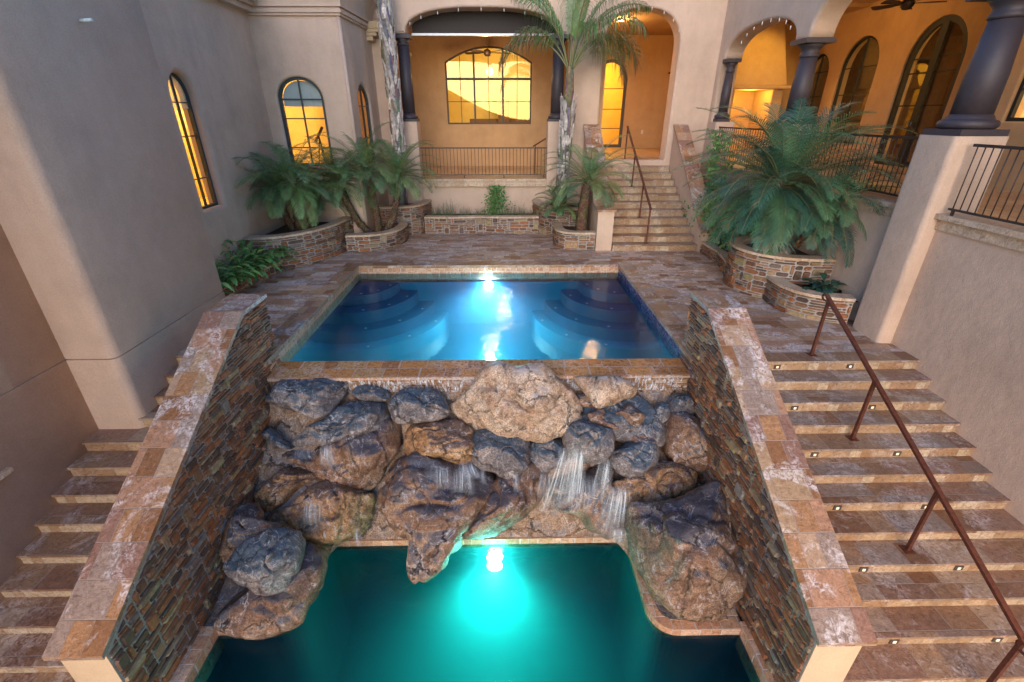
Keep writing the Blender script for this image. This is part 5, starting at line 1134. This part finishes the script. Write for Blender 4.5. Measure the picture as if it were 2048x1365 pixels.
# broad leaves
def blade(mb, o, az, el, stem, Ls, Wd, c, rnd, fold=.25, droop=1.2):
    p = Vector(o); e = el; pts = []
    for i in range(6):
        p = p+Vector((math.cos(az)*math.cos(e), math.sin(az)*math.cos(e), math.sin(e)))*stem/6; e -= .12; pts.append(p.copy())
    mb.tube([Vector(o)]+pts, .005, 4, c=tuple(x*.9 for x in c))
    rows = []
    for i in range(7):
        t = i/6; s = Vector((-math.sin(az), math.cos(az), 0)); w_ = Wd*math.sin(math.pi*(.04+.93*t))**.8*(1-.35*t); upv = Vector((0, 0, fold*w_))
        rows.append([p-s*w_+upv, p, p+s*w_+upv]); p = p+Vector((math.cos(az)*math.cos(e), math.sin(az)*math.cos(e), math.sin(e)))*Ls/6; e -= droop/6
    for a, b_ in zip(rows, rows[1:]): mb.add(a+b_, [(0, 1, 4, 3), (1, 2, 5, 4)], tuple(x*rnd.uniform(.85, 1.15) for x in c), smooth=True)
def broadleaf(label, x, y, z, n, rnd, H=.42, group=None, Ls=.24, Wd=.05, pal=((.09, .24, .05), (.13, .30, .06), (.19, .33, .09), (.06, .17, .04))):
    mb = MB()
    for i in range(n): blade(mb, (x+rnd.uniform(-.10, .10), y+rnd.uniform(-.10, .10), z), rnd.uniform(0, 6.28), rnd.uniform(.75, 1.45), H*rnd.uniform(.3, 1.), Ls*rnd.uniform(.7, 1.2), Wd*rnd.uniform(.7, 1.2), rnd.choice(pal), rnd)
    T = thing('broadleaf_plant', label, 'plant', group); mb.build('foliage', 'leaf', T); return T
rnd = random.Random(77); words = ['nearest the tower', 'second from the tower', 'third from the tower', 'in the middle of the row', 'fifth from the tower', 'next to last before the palms', 'at the far end']
for i in range(7):
    y = 7.72+i*.35; broadleaf('broad leaved green plant in the low left planter, '+words[i], -5.30+.03*i, y, .16, 42, rnd, .72, 'broad leaved plants in the low left planter', .28, .06)
T = broadleaf('dark green drooping broad leaved plant in the small low planter on the right', 5.45, 7.45, .35, 34, random.Random(8), .26, None, .26, .075, ((.02, .07, .045), (.03, .09, .05), (.018, .055, .04)))
# ivy
def leaves(mb, pts, size, pal, rnd):
    for p in pts:
        s = size*rnd.uniform(.6, 1.3); a = Vector((rnd.gauss(0, 1), rnd.gauss(0, 1), rnd.gauss(0, 1))).normalized(); nrm = Vector((rnd.gauss(-.6, .6), rnd.gauss(-.6, .6), rnd.gauss(.6, .5))).normalized()
        b_ = nrm.cross(a).normalized(); a = b_.cross(nrm); c = rnd.choice(pal); k = rnd.uniform(.7, 1.3); q = Vector(p)
        mb.add([q-a*s, q+b_*s*.75-a*.2*s, q+a*s, q-b_*s*.75-a*.2*s, q+nrm*s*.2], [(0, 1, 4), (1, 2, 4), (2, 3, 4), (3, 0, 4)], tuple(x*k for x in c))
IV = [(.07, .20, .04), (.10, .24, .045), (.045, .14, .035), (.13, .27, .06)]
T = thing('ivy_hedge', 'dense dark green ivy hedge in the low straight planter under the bushy palm', 'hedge'); rnd = random.Random(3); mb = MB(); pts = []
for i in range(3600):
    y = rnd.uniform(9.7, 12.8); x = rnd.gauss(5.32, .17); hh = .95+.35*noise.noise(Vector((y*1.4, 0, 3))); z = .25+hh*rnd.random()**.7
    if x > 5.8: continue
    pts.append((max(4.86, x-.12*math.sin((z-.2)*2.5)), y, z))
leaves(mb, pts, .038, IV, rnd); mb.build('foliage', 'leaf', T)
m = MB()
for i in range(8): m.tube([(5.4, 9.9+i*.35, .2), (5.4, 9.95+i*.35, .9)], .012, 6, c=(.1, .07, .04))
m.build('stem', 'trunk', T)
T = thing('climbing_vine', 'sprig of heart leaved vine climbing above the stair wall cap on the right', 'vine'); mb = MB(); rnd = random.Random(9); pts = []; st = MB()
for k in range(7):
    p = Vector((5.3+rnd.uniform(-.15, .25), 12.4+rnd.uniform(-.4, .5), 1.2)); path = [p.copy()]
    for i in range(rnd.randint(10, 18)):
        p = p+Vector((rnd.uniform(-.05, .04), rnd.uniform(-.06, .05), rnd.uniform(.06, .14))); path.append(p.copy())
        for j in range(5): pts.append(p+Vector((rnd.gauss(0, .08), rnd.gauss(0, .08), rnd.gauss(0, .05))))
    st.tube(path, .005, 4, c=(.1, .09, .04))
leaves(mb, pts, .05, IV, rnd); mb.build('foliage', 'leaf', T); st.build('stem', 'trunk', T)
# weeds of the central planter
T = thing('leafy_weed', 'bright green leafy bush growing in the middle of the straight planter', 'plant'); mb = MB(); rnd = random.Random(14); pts = []
for i in range(900):
    z = rnd.random()**.8*.85; w_ = .20*(1-z*.75)+.03; pts.append((-.30+rnd.gauss(0, w_)+.12*z, 13.92+rnd.gauss(0, w_*.7), .42+z))
leaves(mb, pts, .032, [(.07, .20, .04), (.10, .25, .05), (.05, .15, .03)], rnd); mb.build('foliage', 'leaf', T)
m = MB(); m.tube([(-.3, 13.9, .4), (-.25, 13.92, .8), (-.18, 13.92, 1.15)], .008, 5, c=(.1, .12, .05)); m.build('stem', 'trunk', T)
rnd = random.Random(15)
for i, (x, h_, lb_) in enumerate(((-1.95, .45, 'tall grass tuft at the left end of the straight planter'), (-1.6, .62, 'tallest wispy grass tuft left of the leafy bush'), (-1.1, .35, 'short grass tuft left of the leafy bush'), (-.7, .28, 'low grass tuft touching the leafy bush on its left'), (.12, .3, 'low grass tuft touching the leafy bush on its right'), (.45, .5, 'wispy grass tuft right of the leafy bush'), (.75, .25, 'short grass tuft at the right end of the straight planter'))):
    mb = MB()
    for k in range(90):
        a = rnd.uniform(0, 6.28); e = rnd.uniform(.7, 1.5); p = Vector((x+rnd.gauss(0, .12), 13.9+rnd.gauss(0, .12), .42)); l = h_*rnd.uniform(.4, 1.1); d = Vector((math.cos(a)*math.cos(e), math.sin(a)*math.cos(e), math.sin(e))); q = p+d*l*.6; t = q+(d+Vector((0, 0, -.6))).normalized()*l*.4; s = Vector((-math.sin(a), math.cos(a), 0))*.004
        mb.add([p-s, p+s, q+s*.7, q-s*.7, t], [(0, 1, 2, 3), (3, 2, 4)], rnd.choice([(.09, .15, .05), (.16, .18, .07), (.06, .12, .04), (.2, .18, .1)]))
    tag(mb.build('grass_tuft', 'leaf'), lb_, 'grass', 'weeds in the straight planter')
# leaf litter
rnd = random.Random(21); mb = MB()
for i in range(70):
    x, y = (rnd.uniform(3.2, 4.8), rnd.uniform(9.5, 11.3)); a = rnd.uniform(0, 6.28); s = rnd.uniform(.012, .03)
    mb.add([(x-s*math.cos(a), y-s*math.sin(a), .006), (x+s*.4*math.sin(a), y-s*.4*math.cos(a), .012), (x+s*math.cos(a), y+s*math.sin(a), .006), (x-s*.4*math.sin(a), y+s*.4*math.cos(a), .009)], [(0, 1, 2, 3)], (.06, .035, .02))
tag(mb.build('leaf_litter', 'leaf'), 'scattered dry leaf litter on the paving near the stairs', 'leaf litter', kind='stuff')
# ---------------------------------------------------------------- light
EL = 9.0
w = bpy.data.worlds.new('World'); sc.world = w; w.use_nodes = True; nt = w.node_tree; bg = nt.nodes['Background']
sky = nt.nodes.new('ShaderNodeTexSky'); sky.sky_type = 'NISHITA'; sky.sun_disc = False; sky.sun_elevation = R(EL); sky.sun_rotation = R(180+12); sky.air_density = 1.; sky.dust_density = .6; sky.ozone_density = 4.4
nt.links.new(sky.outputs[0], bg.inputs[0]); bg.inputs[1].default_value = .15
def lamp(kind, name, loc, energy, c, size=.2, aim=None, **k):
    l = bpy.data.lights.new(name, kind); l.energy = energy; l.color = c
    if kind == 'AREA': l.size = size
    elif kind == 'SUN': l.angle = size
    else: l.shadow_soft_size = size
    for a, v in k.items(): setattr(l, a, v)
    o = bpy.data.objects.new(name, l); col.objects.link(o); o.location = loc
    if aim is not None:
        o.rotation_euler = (Vector(aim)-Vector(loc)).to_track_quat('-Z', 'Y').to_euler()
    return o
lamp('SUN', 'sunset_sun', (0, -10, 10), .8, (1., .76, .60), R(50), aim=(0+10*math.sin(R(12)), 0, 10-10*math.tan(R(16))))
WARM = (1., .56, .18)
lamp('POINT', 'passage_lamp', (3.62, 16.9, 5.55), 28, WARM, .08)
lamp('POINT', 'centre_loggia_lamp', (-.5, 16.3, 4.6), 17, (1, .6, .28), .15)
lamp('POINT', 'right_loggia_lamp_far', (7.9, 13.6, 5.5), 14, WARM, .1)
lamp('POINT', 'right_loggia_lamp_near', (7.6, 8.2, 5.5), 9, WARM, .1)
lamp('SPOT', 'hearth_lamp', (7.9, 15.2, 5.5), 30, (1., .6, .12), .08, aim=(7.9, 17.0, 3.6), spot_size=R(100), spot_blend=.6)
lamp('POINT', 'mantel_lamp', (7.9, 16.7, 3.7), 13, (1., .62, .12), .1)
lamp('POINT', 'tower_room_lamp', (-6.9, 14.2, 4.2), 70, (1., .74, .32), .2)
lamp('POINT', 'tower_room_lamp_b', (-7.6, 10.2, 3.8), 42, (1., .74, .32), .2)
lamp('POINT', 'living_room_lamp', (0, 20.5, 4.6), 42, (1., .78, .38), .2)
lamp('POINT', 'entry_lamp', (4.2, 21.4, 4.9), 42, (1., .62, .12), .2)
lamp('POINT', 'kitchen_lamp', (12.5, 12.4, 4.4), 30, (1., .7, .25), .2)
lamp('POINT', 'alcove_lamp', (12.8, 10.7, 3.4), 14, (1., .7, .2), .15)
lamp('POINT', 'side_room_lamp', (9.6, 7.5, 4.4), 40, (1., .8, .45), .2)
lamp('SPOT', 'pool_lamp_beam', (-.37, PY1-.10, -.5), 190, (.70, .92, 1.), .06, aim=(-.37, 8.0, -1.9), spot_size=R(135), spot_blend=.8)
lamp('SPOT', 'lower_pool_beam', (-.16, 4.28, -2.4), 88, (.05, 1., .66), .06, aim=(-.3, 1.6, -3.2), spot_size=R(158), spot_blend=.9)
lamp('SPOT', 'pool_front_fill', (-.37, PY0+.50, -.75), 90, (.55, .88, 1.), .1, aim=(-.37, 9.5, -1.4), spot_size=R(150), spot_blend=.9)  # unseen fill added under the spillway to even out the pool light
lamp('POINT', 'lower_pool_glow', (-.16, 4.1, -2.5), 9, (.10, 1., .72), .1)
for x in (-5.0, 4.4): lamp('AREA', 'stair_lamp', (x, -.6, .6), 30, (1., .55, .2), 1.6, aim=(x*.92, 3.2, -1.2))
sc.view_settings.view_transform = 'Standard'; sc.view_settings.look = 'None'; sc.view_settings.exposure = 1.9; sc.view_settings.gamma = 1
sc.cycles.max_bounces = 8; sc.cycles.transparent_max_bounces = 16; sc.cycles.use_denoising = True; sc.cycles.sample_clamp_indirect = 5; sc.cycles.caustics_reflective = False; sc.cycles.caustics_refractive = False
